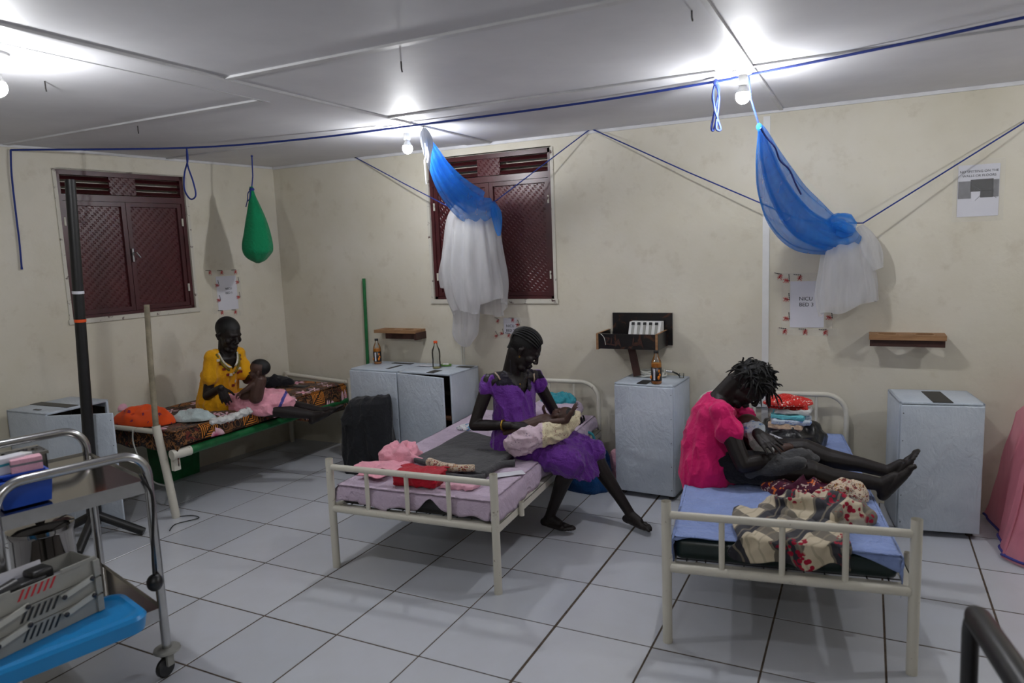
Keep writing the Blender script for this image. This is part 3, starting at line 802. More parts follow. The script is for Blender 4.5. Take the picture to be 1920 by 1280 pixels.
obj('blue_part', pleated([(802, 262, 1.27, 5), (812, 285, 1.36, 11), (826, 318, 1.5, 19), (850, 352, 1.7, 26), (880, 380, 1.87, 30), (905, 392, 1.95, 27), (926, 382, 1.98, 12)], seed=1, amp=.14), M['bluenet'], n1, True, 2)
obj('blue_lining', pleated([(803, 264, 1.28, 4), (814, 290, 1.38, 8), (832, 325, 1.53, 13), (858, 360, 1.73, 17), (890, 386, 1.9, 18)], seed=4, amp=.2), M['bluenet'], n1, True, 2)
obj('blue_flap', pleated([(924, 380, 1.97, 5), (931, 400, 1.96, 9), (934, 425, 1.95, 7), (936, 442, 1.95, 3)], seed=2, k=5), M['bluenet'], n1, True, 2)
obj('white_part', pleated([(893, 388, 1.95, 30), (888, 410, 1.95, 42), (888, 450, 1.93, 48), (889, 500, 1.93, 54), (893, 545, 1.93, 54), (899, 580, 1.93, 48)], seed=5, amp=.15, k=11, tail=lambda a: .07 * math.sin(a * 1.0 + .3) * (math.cos(a) < 0) + .03 * math.sin(3 * a)), M['whitenet'], n1, True, 2)
obj('white_lining', pleated([(892, 400, 1.95, 22), (889, 450, 1.93, 30), (890, 520, 1.93, 34), (896, 565, 1.93, 32)], seed=8, amp=.25, k=7), M['whitenet'], n1, True, 2)
obj('white_flap', pleated([(856, 430, 1.9, 10), (848, 470, 1.9, 16), (843, 510, 1.9, 18), (840, 541, 1.9, 13)], seed=12, amp=.25, k=3, depth=.3), M['whitenet'], n1, True, 2)
obj('white_tail', pleated([(880, 520, 1.93, 14), (874, 560, 1.93, 21), (873, 600, 1.93, 22), (872, 630, 1.93, 20), (875, 650, 1.93, 5)], seed=6, amp=.22, k=5), M['whitenet'], n1, True, 2)
gk = obj('gathered_top', pleated([(795, 240, 1.24, 3), (797, 250, 1.24, 8), (801, 268, 1.25, 10), (801, 285, 1.26, 7), (803, 300, 1.27, 4), (805, 318, 1.28, 1)], seed=3, k=5, amp=.25), M['greynet'], n1, True, 2)
obj('tie_strip', MB().sweep(poly_smooth([WY(797, 268, 1.22), WY(799, 290, 1.22), WY(796, 300, 1.22), WY(797, 318, 1.22), WY(799, 345, 1.22)]), .004, 6), M['whitenet'], gk, True, 2)
obj('tie_strip', MB().sweep(poly_smooth([WY(800, 275, 1.22), WY(803, 290, 1.21), WY(801, 305, 1.21)]), .006, 6), M['whitenet'], gk, True, 2)
obj('hook', MB().sweep([FZ(795, 232, H), WY(794, 240, 1.24), WY(797, 247, 1.24)], .003, 6), M['nail'], n1, True, True)

n2 = thing('mosquito_net', 'blue and white mosquito net slung up above the right bed by its cord', 'net', WY(1590, 580, 2.02))
obj('blue_part', pleated([(1424, 236, 1.08, 4), (1430, 252, 1.14, 9), (1440, 300, 1.3, 22), (1454, 345, 1.5, 34), (1478, 390, 1.72, 42), (1515, 425, 1.9, 42), (1560, 443, 1.99, 30), (1592, 440, 2.0, 25), (1606, 432, 2.0, 12)], seed=21, amp=.13, k=10), M['bluenet'], n2, True, 2)
obj('blue_lining', pleated([(1425, 238, 1.09, 3), (1440, 300, 1.32, 12), (1462, 360, 1.55, 18), (1505, 420, 1.85, 24), (1560, 446, 1.98, 22), (1590, 444, 2.0, 18)], seed=24, amp=.22), M['bluenet'], n2, True, 2)
obj('blue_roll', pleated([(1553, 425, 1.96, 8), (1570, 418, 1.95, 16), (1588, 424, 1.95, 18), (1603, 428, 1.96, 10)], seed=27, amp=.3, k=5), M['bluenet'], n2, True, 2)
obj('white_part', pleated([(1587, 440, 2.03, 24), (1588, 470, 2.03, 38), (1588, 510, 2.02, 45), (1588, 550, 2.02, 48), (1590, 575, 2.02, 47)], seed=30, amp=.12, k=9, tail=lambda a: .03 * math.cos(a) * -1 + .015 * math.sin(4 * a)), M['whitenet'], n2, True, 2)
obj('white_lining', pleated([(1590, 440, 2.04, 20), (1592, 490, 2.03, 30), (1598, 540, 2.02, 34), (1602, 570, 2.02, 33)], seed=33, amp=.2, k=6), M['whitenet'], n2, True, 2)
obj('white_flap', pleated([(1608, 425, 2.04, 8), (1622, 450, 2.04, 15), (1634, 478, 2.04, 16), (1645, 505, 2.04, 9)], seed=36, amp=.2, k=3, depth=.4), M['whitenet'], n2, True, 2)
obj('cord', MB().sweep([FZ(1404, 141, H - .02), WY(1408, 186, 1.04), WY(1423, 234, 1.08)], .0045, 8), M['rope'], n2, True, True)
obj('knot', MB().ell(WY(1423, 238, 1.07), (.014, .012, .02)), M['bluenet'], n2, True, True)
obj('drawstring', MB().sweep(poly_smooth([WY(1426, 240, 1.05), WY(1436, 256, 1.1), WY(1453, 276, 1.15), WY(1462, 300, 1.22), WY(1480, 318, 1.3), WY(1492, 345, 1.36), WY(1502, 364, 1.42)]), .0045, 8), M['rope'], n2, True, True)

# green cloth bag hung from the ceiling
M['greencloth'] = cloth('green_cloth', (8, 122, 78), 9, .5)
gy = FZ(472, 290, H).y
bag = thing('hanging_bag', 'green cloth bag hanging on a blue cord in the corner', 'bag', WY(483, 494, gy))
pth = [(471, 350, 3), (473, 366, 5), (477, 392, 12), (480, 415, 18), (482, 440, 23), (482, 460, 26), (482, 474, 24), (483, 486, 15), (483, 493, 3)]
m = pleated([(x, y, gy, h) for x, y, h in pth], n=48, k=7, amp=.05, seed=40, depth=.9, caps=True)
obj('sack', m, M['greencloth'], bag, True, 2)
obj('cord', MB().sweep([FZ(472, 290, H + .003), WY(474, 330, gy), WY(472, 352, gy)], .005, 8).ell(FZ(472, 292, H), (.01, .01, .01)), M['rope'], bag, True, True)
obj('knot', MB().ell(WY(472, 355, gy), (.022, .02, .016)).sweep(poly_smooth([WY(471, 355, gy - .02), WY(465, 362, gy - .02), WY(464, 375, gy - .02), WY(461, 388, gy - .02)]), .004, 6).sweep(poly_smooth([WY(470, 357, gy - .03), WY(468, 372, gy - .03), WY(463, 378, gy - .03)]), .004, 6), M['rope'], bag, True, True)

# ------------------------------------------------------------------ notices on the walls
def text_mesh(s, size, bold=False):
    cu = bpy.data.curves.new('lettering', 'FONT'); cu.body = s; cu.size = size; cu.align_x = 'CENTER'; cu.align_y = 'CENTER'
    cu.extrude = .0004; cu.resolution_u = 3
    if bold: cu.offset = size * .018
    o = bpy.data.objects.new('lettering', cu); COL.objects.link(o)
    dg = bpy.context.evaluated_depsgraph_get(); dg.update()
    me = bpy.data.meshes.new_from_object(o.evaluated_get(dg)); bpy.data.objects.remove(o); return me
UPR = Matrix.Rotation(math.pi / 2, 4, 'X')       # lettering stands up, facing the room
def tape_mat():
    n = N('clear_tape'); n.base((.85, .85, .85, 1)); n.set(.08)
    tr = n.new('ShaderNodeBsdfTransparent'); mx = n.new('ShaderNodeMixShader'); mx.inputs[0].default_value = .12
    n.link(tr.outputs[0], mx.inputs[1]); n.link(n.b.outputs[0], mx.inputs[2]); n.link(mx.outputs[0], n.out.inputs[0]); return n.m
M['cleartape'] = tape_mat()
def logo_mesh(s):
    m = MB(); w = .1
    def st(a, b, w=.11):
        a = Vector((a[0], a[1])); b = Vector((b[0], b[1])); d = (b - a).normalized(); q = Vector((-d.y, d.x)) * w / 2
        P = [a + q, b + q * .4, b - q * .4, a - q]
        m.add([(p.x * s, -.0003, p.y * s) for p in P], [(0, 1, 2, 3)])
    st((.05, .35), (.05, .5), .22)                # head
    st((.0, .3), (-.12, -.15), .24); st((-.0, .2), (.45, .42)); st((.0, .15), (.4, .12)); st((-.05, .25), (-.45, .3)); st((-.05, .1), (-.45, .05))
    st((-.1, -.1), (.3, -.35), .16); st((-.1, -.1), (-.35, -.5), .16); st((.3, -.35), (.2, -.6)); st((-.1, 0), (-.5, -.2)); st((.1, .0), (.45, -.1))
    return m.mesh('logo')
def word_mesh(s):
    m = MB()
    for k in range(4): m.box((-.5 * s + k * .34 * s, 0, 0), (.28 * s, .0006, .13 * s))
    return m.mesh('word')
def notice(label, loc, Mx, w, h, lines, tapes, logos, group=None, paper=True):
    # tapes: (dx, dz, w, h); logos: (dx, dz, size, turn); coordinates from the sheet's centre
    rzv = math.atan2(Mx[1][0], Mx[0][0])
    t = thing('notice', label, 'notice', loc, rzv, group)
    sh = obj('sheet', MB().box((0, -.002, 0), (w, .0012, h)), M['paper'], t, False)
    for s, dx, dz, size, bold in lines:
        me = text_mesh(s, size, bold); me.transform(Matrix.Translation((dx, -.0034, dz)) @ UPR)
        obj('lettering', me, M['ink'], sh, False)
    for dx, dz, a, b in tapes:
        tp = MB().grid(5, 9, lambda u, v: (dx + (u - .5) * a, -.0042 - .0008 * noise.noise(Vector((u * 3 + dx * 50, v * 5, dz * 40))), dz + (v - .5) * b))
        obj('tape_strip', tp, M['cleartape'], t, False, True)
    for dx, dz, s, turn in logos:
        Mt = Matrix.Translation((dx, -.0062, dz)) @ Matrix.Rotation(turn, 4, 'Y')
        me = logo_mesh(s); me.transform(Mt); lg = obj('tape_logo', me, M['red'], t, False)
        me = word_mesh(s); me.transform(Mt @ Matrix.Translation((-.5 * s, 0, .55 * s))); obj('tape_word', me, M['ink'], lg, False)
    return t
def on_back(px, py, c): q = WY(px, py) - c; return q.x, q.z
# bed 3
c3 = WY(1513, 570.5); c3.y = YB - .0005; k = mpp(c3) * 1.06
w3, h3 = WY(1545, 570).x - WY(1481, 570).x, WY(1513, 527).z - WY(1513, 614).z
notice('notice reading NICU BED 3 with red-printed tape round it', c3, MBACK, w3, h3, [('NICU', *on_back(1511, 560, c3), .034, False), ('BED 3', *on_back(1512, 571, c3), .034, False)],
       [(*on_back(1473, 570, c3), .05, .36), (*on_back(1498, 519, c3), .27, .05), (*on_back(1514, 622, c3), .37, .05), (*on_back(1553, 585, c3), .05, .22)],
       [(*on_back(x, y, c3), .036, a) for x, y, a in ((1463, 519, .2), (1474, 526, 1.5), (1500, 521, .1), (1474, 561, 1.5), (1474, 597, 1.5), (1554, 595, 1.5), (1472, 621, .1), (1510, 622, 0), (1548, 623, 0))])
c2 = WY(957, 611); c2.y = YB - .0005
notice('notice reading NICU BED half hidden by the head of the woman in purple', c2, MBACK, .115, .125, [('NICU', .0, .0, .030, False), ('BED 2', .0, -.036, .030, False)],
       [(*on_back(957, 600, c2), .2, .045), (*on_back(957, 629, c2), .22, .045), (*on_back(972, 613, c2), .045, .16)],
       [(*on_back(x, y, c2), .032, a) for x, y, a in ((934, 602, .4), (962, 600, 0), (971, 609, 1.2), (941, 625, 1.4), (931, 630, 1.0), (955, 629, .2))])
il = MLEFT.inverted()
c1 = WL(426, 549, .0005)
def on_left(px, py): q = (il @ WL(px, py)) - (il @ c1); return q.x, q.z
a1 = on_left(407, 549)[0]; b1_ = on_left(445, 549)[0]; t1 = on_left(426, 517)[1]; u1 = on_left(426, 581)[1]
notice('notice reading NICU BED 1 above the head of the woman in yellow', c1, MLEFT, b1_ - a1, t1 - u1, [('NICU', *on_left(428, 541), .027, False), ('BED 1', *on_left(429, 549), .027, False)],
       [(*on_left(402, 550), .045, .34), (*on_left(420, 511), .30, .045), (*on_left(430, 589), .22, .045), (*on_left(449, 555), .045, .34)],
       [(*on_left(x, y), .036, a) for x, y, a in ((393, 511, .0), (415, 511, .0), (441, 510, .0), (406, 535, 1.4), (409, 563, 1.4), (444, 529, 1.4), (446, 557, 1.4), (416, 586, 0), (441, 585, .1))])
c4 = WY(1834, 357); c4.y = YB - .0005
w4, h4 = WY(1873, 357).x - WY(1795, 357).x, WY(1834, 308).z - WY(1834, 405).z
nt = notice('laminated notice NO SPITTING ON THE WALLS OR FLOORS at the right', c4, MBACK, w4, h4, [('NO SPITTING ON THE', *on_back(1836, 321, c4), .0190, False), ('WALLS OR FLOORS', *on_back(1836, 329, c4), .0190, False)],
       [(0, 0, w4 + .05, h4 + .06)], [])
def pic(name, x0, y0, x1, y1, mat):
    a, c = on_back(x0, y0, c4); b, d = on_back(x1, y1, c4)
    obj(name, MB().box(((a + b) / 2, -.0032, (c + d) / 2), (b - a, .0008, c - d)), mat, nt, False)
pic('picture', 1797, 341, 1820, 372, M['photo_grey']); pic('picture', 1820, 337, 1862, 357, M['photo_dark']); pic('picture', 1838, 357, 1862, 369, M['photo_dark']); pic('picture', 1862, 336, 1872, 368, M['photo_grey'])
for (xa, ya, xb, yb) in ((1828, 376, 1838, 366), (1822, 348, 1840, 357), (1862, 366, 1868, 371)):
    p = [Vector((on_back(xa, ya, c4)[0], -.0036, on_back(xa, ya, c4)[1])), Vector((on_back(xb, yb, c4)[0], -.0036, on_back(xb, yb, c4)[1]))]
    obj('drawn_line', MB().sweep(p, .0012, 5), M['photo_grey'], nt, False)

# ------------------------------------------------------------------ wall shelves, box, flow splitter
def board_holes(L, D, t, holes, r, n=20):
    m = MB(); xs = [0]
    cells = []; q = r + .012
    for h in holes: cells.append((h - q, h + q))
    edge = 0.0
    for a, b in cells:
        m.box(((edge + a) / 2, D / 2, t / 2), (a - edge, D, t)); edge = b
    m.box(((edge + L) / 2, D / 2, t / 2), (L - edge, D, t))
    for (a, b), h in zip(cells, holes):
        cy = D / 2
        m.box(((a + b) / 2, (cy - q) / 2, t / 2), (b - a, cy - q, t)); m.box(((a + b) / 2, (cy + q + D) / 2, t / 2), (b - a, D - cy - q, t))
        vs = []
        for z in (0, t):
            for j in range(n):
                an = 2 * math.pi * j / n; c, s = math.cos(an), math.sin(an); f = q / max(abs(c), abs(s))
                vs += [(h + r * c, cy + r * s, z), (h + f * c, cy + f * s, z)]
        fs = []
        for j in range(n):
            k = (j + 1) % n; T = 2 * n
            fs += [(2 * j, 2 * k, 2 * k + 1, 2 * j + 1), (T + 2 * j, T + 2 * j + 1, T + 2 * k + 1, T + 2 * k), (2 * j, T + 2 * j, T + 2 * k, 2 * k)]
        m.add(vs, fs)
    return m
s1 = thing('wall_shelf', 'brown wooden wall shelf with two round holes beside the green pole', 'shelf', (-1.145, YB - .155, 1.06), 0, 'wooden wall shelves with two holes')
obj('board', board_holes(.42, .155, .026, (.11, .30), .048), M['rawwood'], s1, False)
obj('apron', MB().box((.23, .10, -.03), (.36, .018, .06)).box((.415, .08, -.025), (.02, .15, .06)), M['darkwood'], s1, False)
s2 = thing('wall_shelf', 'brown wooden wall shelf with two round holes above the right cabinet', 'shelf', (2.615, YB - .15, 1.085), 0, 'wooden wall shelves with two holes')
obj('board', board_holes(.41, .15, .03, (.10, .30), .050), M['rawwood'], s2, False)
obj('apron', MB().box((.205, .03, -.02), (.40, .018, .045)), M['darkwood'], s2, False)

bx = thing('plywood_box', 'open black plywood box fixed to the wall above the middle cabinet', 'box', (.895, 1.90, 1.0), 0)
Wb, Db = .44, YB - 1.90 - .004
obj('back_panel', MB().box((Wb / 2 + .035, Db - .009, .115), (.44, .016, .23)), M['ply'], bx, False)
obj('front_panel', MB().box((Wb / 2, .009, .055), (Wb - .034, .016, .105)), M['ply'], bx, False)
for x in (0.008, Wb - .008):
    sp = obj('side_panel', MB().box((x, Db / 2, .053), (.016, Db - .02, .112)), M['ply'], bx, False)
    obj('raw_edge', MB().box((x, -.0005, .053), (.0165, .002, .113)).box((x, Db / 2, .1098), (.0165, Db - .022, .002)), M['rawwood'], sp, False)
obj('base_panel', MB().box((Wb / 2, Db / 2, .008), (Wb - .034, Db - .03, .014)), M['ply'], bx, False)
obj('support_board', MB().box((0, 0, 0), (.05, .022, .20), Matrix.Translation((.245, .10, -.10)) @ Matrix.Rotation(-.2, 4, 'Y')), M['darkwood'], bx, False)
obj('wire', MB().sweep(poly_smooth([(.035, -.001, .108), (.06, -.003, .08), (.07, -.003, .03)]), .002, 6), M['white_cable'], bx, False, True)
for k, sx in enumerate((.12, .30)):                    # faded print on the plywood
    me = text_mesh('ZLA' if k == 0 else 'LA', .07, True); me.transform(Matrix.Translation((sx, -.0004, .05)) @ Matrix.Rotation(.12, 4, 'Y') @ UPR); obj('faded_print', me, M['darkwood'], bx, False)
fs_ = thing('flow_splitter', 'white oxygen flow splitter with five gauges in the black wall box', 'device', (1.095, 2.005, 1.018), 0)
pr = [(.0, .0), (.0, .06), (.045, .16), (.12, .16), (.12, .0)]
body = MB(); nW = .225
body.add([(x, y, z) for x in (0, nW) for y, z in pr], [(0, 1, 2, 3, 4), (9, 8, 7, 6, 5)] + [(i, 5 + i, 5 + (i + 1) % 5, (i + 1) % 5) for i in range(5)])
obj('body', body, M['whiteplastic'], fs_, False)
for i in range(5):
    x = .028 + i * .042
    gz = obj('gauge', MB().box((0, 0, 0), (.017, .006, .085), Matrix.Translation((x, .0215, .115)) @ Matrix.Rotation(-.42, 4, 'X')), M['grey'], fs_, False)
    obj('gauge_cap', MB().box((0, 0, 0), (.021, .010, .018), Matrix.Translation((x, .036, .148)) @ Matrix.Rotation(-.42, 4, 'X')), M['black'], gz, False)
    kb = obj('knob', MB().lathe([(.011, 0), (.013, .008), (.013, .022), (.009, .026)], 14, Matrix.Translation((x, .005, .06)) @ Matrix.Rotation(math.pi / 2, 4, 'X')), M['black'], fs_, False, True)
    obj('knob_cap', MB().lathe([(.006, 0), (.004, .003)], 10, Matrix.Translation((x, -.021, .06)) @ Matrix.Rotation(math.pi / 2, 4, 'X')), M['whiteplastic'], kb, False, True)

# green pole, wall cable, socket
gp = [WY(682, 522, 2.165), WY(688, 650, 2.160)]; gp.append(gp[1] + (gp[1] - gp[0]) * ((gp[1].z - .004) / (gp[0].z - gp[1].z)))
tag(obj('green_pole', MB().sweep(gp, .0145, 12), M['greenpaint'], None, True, True), 'slim green pole leaning in the back against the wall', 'pole')
wc = MB(); q0, q1 = WY(866, 655), WY(874, 770)
for dx in (0, .022): wc.sweep([(q0.x + dx, YB - .006, 1.0), (q0.x + dx * .8 + .004, YB - .006, .6), (q0.x + dx, YB - .006, .1)], .004, 8)
tag(obj('wall_cable', wc, M['white_cable'], None, True, True), 'white twin cable running down the back wall behind the middle bed', 'cable')
so = WY(1433, 752)
sk = thing('wall_socket', 'white socket box on the wall behind the woman in pink', 'socket', (so.x, YB, so.z), 0)
obj('plate', MB().box((0, -.016, 0), (.16, .03, .075), b=.005), M['whiteplastic'], sk, False, True)
for dx in (-.035, .035):
    obj('socket_holes', MB().box((dx - .009, -.0315, -.008), (.006, .002, .009)), M['black'], sk, False); obj('socket_holes', MB().box((dx + .009, -.0315, -.008), (.006, .002, .009)), M['black'], sk, False)

# ------------------------------------------------------------------ bottles and small things on the cabinets
def clear_plastic():
    n = N('clear_bottle'); n.base((.95, .97, .97, 1)); n.set(.08); n.b.inputs['Transmission Weight'].default_value = 0
    tr = n.new('ShaderNodeBsdfTransparent'); tr.inputs[0].default_value = (.93, .95, .95, 1)
    gl = n.new('ShaderNodeBsdfGlossy'); gl.inputs['Roughness'].default_value = .08
    fr = n.new('ShaderNodeFresnel'); fr.inputs[0].default_value = 1.45
    mx = n.new('ShaderNodeMixShader'); n.link(n.math('ADD', fr.outputs[0], .06), mx.inputs[0]); n.link(tr.outputs[0], mx.inputs[1]); n.link(gl.outputs[0], mx.inputs[2]); n.link(mx.outputs[0], n.out.inputs[0]); return n.m
M['clear'] = clear_plastic()
M['juice'] = simple('orange_drink', (232, 146, 20), .3, var=.05)
M['yellowjuice'] = simple('yellow_drink', (206, 190, 70), .3, var=.05)
M['label'] = simple('dark_bottle_label', (34, 28, 26), .4, var=.4, vs=60)
M['orangecap'] = simple('orange_cap', (226, 82, 24), .4)
M['orange_fruit'] = simple('orange_print', (224, 128, 24), .5, var=.2, vs=40)
def bottle(label, loc, h, fill, liquid, cap, lab=True, rz=0):
    t = thing('plastic_bottle', label, 'bottle', loc, rz, 'plastic drink bottles')
    r = h * .155
    prof = [(r * .86, 0), (r, h * .03), (r, h * .22), (r * .93, h * .3), (r, h * .42), (r, h * .58), (r * .92, h * .68), (r * .55, h * .80), (r * .42, h * .86), (r * .42, h * .93)]
    obj('bottle_wall', MB().lathe(prof, 24), M['clear'], t, False, 2)
    lp = [(q[0] * .95, max(.002, q[1])) for q in prof if q[1] <= fill * h]; lp.append((lp[-1][0], fill * h)); 
    obj('drink', MB().lathe(lp, 24), liquid, t, False, True)
    obj('cap', MB().lathe([(r * .47, h * .92), (r * .48, h * .99), (r * .44, h)], 18), cap, t, False, True)
    if lab:
        lb = obj('bottle_label', MB().lathe([(r * 1.02, h * .10), (r * 1.02, h * .5)], 24), M['label'], t, False, 2)
        g = MB()
        for j in range(6):
            a = -1.9 + j * .06
            g.add([(r * 1.03 * math.cos(a), r * 1.03 * math.sin(a), h * .13), (r * 1.03 * math.cos(a + .06), r * 1.03 * math.sin(a + .06), h * .13), (r * 1.03 * math.cos(a + .06), r * 1.03 * math.sin(a + .06), h * .47), (r * 1.03 * math.cos(a), r * 1.03 * math.sin(a), h * .47)], [(0, 1, 2, 3)])
        obj('barcode_panel', g, M['paper'], lb, False)
        for a, z, s in ((-.9, .2, .4), (-.65, .28, .35), (-.8, .40, .3), (-2.6, .2, .4)):
            obj('fruit_print', MB().ell((r * 1.0 * math.cos(a), r * 1.0 * math.sin(a), h * z), (r * s * .6, r * s * .6, r * s)), M['orange_fruit'], lb, False, 2)
    return t
CT = .8015
p = V3c = Vector((-1.10, 2.0, CT)); bottle('half full orange drink bottle with black cap on the left-hand cabinet', p, .215, .62, M['juice'], M['black'], rz=.3)
p = FZ(819, 690, CT); bottle('nearly empty clear bottle with orange cap on the cabinet', p, .22, .045, M['yellowjuice'], M['orangecap'], False)
CT = .7915
p = FZ(1231, 719, CT); bottle('orange drink bottle with black cap on the cabinet below the black box', p, .225, .62, M['juice'], M['black'])
CT = .8015
p = FZ(836, 686, CT)
sd = thing('soap_dish', 'small green soap dish on the cabinet next to the clear bottle', 'dish', p, .2)
obj('dish', MB().lathe([(.035, 0), (.048, .004), (.05, .014), (.046, .014), (.042, .006), (.001, .005)], 20, Matrix.Diagonal((1, .6, 1, 1))), simple('green_soap_dish', (96, 140, 60), .4), sd, False, True)
obj('soap', MB().box((0, 0, .014), (.05, .03, .014), b=.006), M['whiteplastic'], sd, False, True)
p = FZ(797, 686, CT)
tag(obj('paper_slip', MB().grid(6, 4, lambda u, v: (p.x + (u - .5) * .13, p.y + (v - .5) * .06, CT + .002 + .004 * noise.noise(Vector((u * 3, v * 3, 5))) + .003)), M['paper'], None, True), 'crumpled white paper slip lying on the cabinet by the clear bottle', 'paper')
CT = .7915
p = FZ(1222, 705, CT)
hc = thing('coiled_hose', 'coil of pale hose lying on the cabinet under the black box', 'hose', p, 0)
pts = []
for i in range(0, 150):
    a = i * .16; rr = .088 + .006 * math.sin(i * .37) - .0001 * i
    pts.append((p.x + rr * 1.15 * math.cos(a), p.y + rr * .8 * math.sin(a), CT + .009 + .010 * (i // 40) + .003 * math.sin(i * .9)))
obj('hose', MB().sweep(pts, .0065, 8), M['white_cable'], hc, True, True)
obj('coupling', MB().sweep([(p.x + .10, p.y + .01, CT + .04), (p.x + .14, p.y + .02, CT + .036)], .009, 10), M['steel'], hc, True, True)
obj('coupling_tube', MB().sweep(poly_smooth([(p.x + .14, p.y + .02, CT + .036), (p.x + .18, p.y + .01, CT + .022), (p.x + .20, p.y - .01, CT + .012)]), .006, 8), M['black'], hc, True, True)
obj('end_cup', MB().lathe([(.016, 0), (.018, .03), (.013, .032)], 14, Matrix.Translation((p.x + .215, p.y - .015, CT + .002))), M['clear'], hc, True, True)

# ------------------------------------------------------------------ people
def V3(*a): return Vector(a)
def head_blob(B, c, yaw, pitch, roll=0.0, s=1.0, baby=False):
    Q = (Matrix.Rotation(yaw, 3, 'Z') @ Matrix.Rotation(pitch, 3, 'Y') @ Matrix.Rotation(roll, 3, 'X'))
    c = Vector(c)
    P = lambda x, y, z: c + Q @ (Vector((x, y, z)) * s)
    E = lambda x, y, z, a, b, d, n=16: B.ell(P(x, y, z), (a * s, b * s, d * s), Q, n, 12)
    C = lambda a, b, ra, rb: B.cap(P(*a), P(*b), ra * s, rb * s, 10)
    if baby:
        E(-.010, 0, .03, .085, .070, .072); E(.022, 0, -.028, .050, .052, .050); E(.04, .028, -.03, .022, .022, .024); E(.04, -.028, -.03, .022, .022, .024)
        C((.062, 0, -.018), (.074, 0, -.026), .008, .010); C((.066, -.012, -.048), (.066, .012, -.048), .007, .007); E(.052, 0, -.066, .016, .018, .014)
        for y in (-1, 1): E(-.012, y * .070, -.012, .014, .007, .022)
    else:
        E(-.012, 0, .040, .092, .071, .080); E(.012, 0, .02, .080, .064, .085); E(.024, 0, -.040, .060, .053, .070)
        C((.045, -.026, -.088), (.045, .026, -.088), .022, .022); E(.064, 0, -.096, .018, .021, .018)                # jaw, chin
        C((.074, -.034, .022), (.084, 0, .024), .013, .013); C((.084, 0, .024), (.074, .034, .022), .013, .013)     # brow
        E(.056, .042, -.022, .024, .020, .022); E(.056, -.042, -.022, .024, .020, .022)                                # cheekbones
        C((.086, 0, .012), (.104, 0, -.024), .0085, .0115); E(.095, .012, -.030, .010, .009, .008); E(.095, -.012, -.030, .010, .009, .008)
        C((.082, -.021, -.060), (.090, 0, -.057), .007, .009); C((.090, 0, -.057), (.082, .021, -.060), .009, .007)
        C((.079, -.019, -.070), (.086, 0, -.072), .007, .010); C((.086, 0, -.072), (.079, .019, -.070), .010, .007)
        for y in (-1, 1):
            E(.072, y * .032, -.001, .012, .014, .010)                                                               # lids
            C((-.006, y * .071, .012), (-.014, y * .078, .002), .010, .012); C((-.014, y * .078, .002), (-.004, y * .072, -.026), .012, .008)
    return P, Q
def hand_blob(B, w, d, n, thumb, s=1.0, curl=(.35, .4, .3), spread=.10, tcurl=.2):
    # w wrist, d finger direction, n back-of-hand normal, thumb +1/-1 along n x d
    w = Vector(w); d = Vector(d).normalized(); n = (Vector(n) - d * Vector(n).dot(d)).normalized(); t = n.cross(d).normalized() * thumb
    kn = []
    for k, (o, l) in enumerate(((.030, .088), (.010, .092), (-.010, .088), (-.029, .080))):
        q = w + d * l * s + t * o * s + n * (-.002 if k in (0, 3) else .001) * s
        B.cap(w + t * o * .6 * s + d * .01 * s, q, .015 * s, .0125 * s, 10); kn.append(q)
    B.cap(w + d * .03 * s - t * .012 * s, w + d * .07 * s - t * .012 * s, .016 * s, .014 * s); B.cap(w + d * .03 * s + t * .016 * s, w + d * .07 * s + t * .014 * s, .016 * s, .014 * s)
    for k, (L, o) in enumerate(((.070, 1), (.078, .33), (.073, -.33), (.057, -1))):
        p = kn[k]; dd = (d + t * o * spread).normalized(); ang = 0
        cr = curl if not isinstance(curl[0], (list, tuple)) else curl[k]
        for i, (f, a) in enumerate(zip((.45, .30, .25), cr)):
            ang += a
            v = (dd * math.cos(ang) - n * math.sin(ang)).normalized(); q = p + v * L * f * s
            B.cap(p, q, (.0098 - .0012 * i) * s, (.0086 - .0012 * i) * s, 10); p = q
    p = w + d * .018 * s + t * .020 * s - n * .006 * s
    v = (d * .75 + t * .70 - n * .30).normalized()
    for i, L in enumerate((.042, .034, .028)):
        q = p + v * L * s; B.cap(p, q, (.0145 - .0022 * i) * s, (.0125 - .0022 * i) * s, 10); p = q
        v = (v + d * tcurl - n * tcurl * .5 - t * tcurl * .5).normalized()
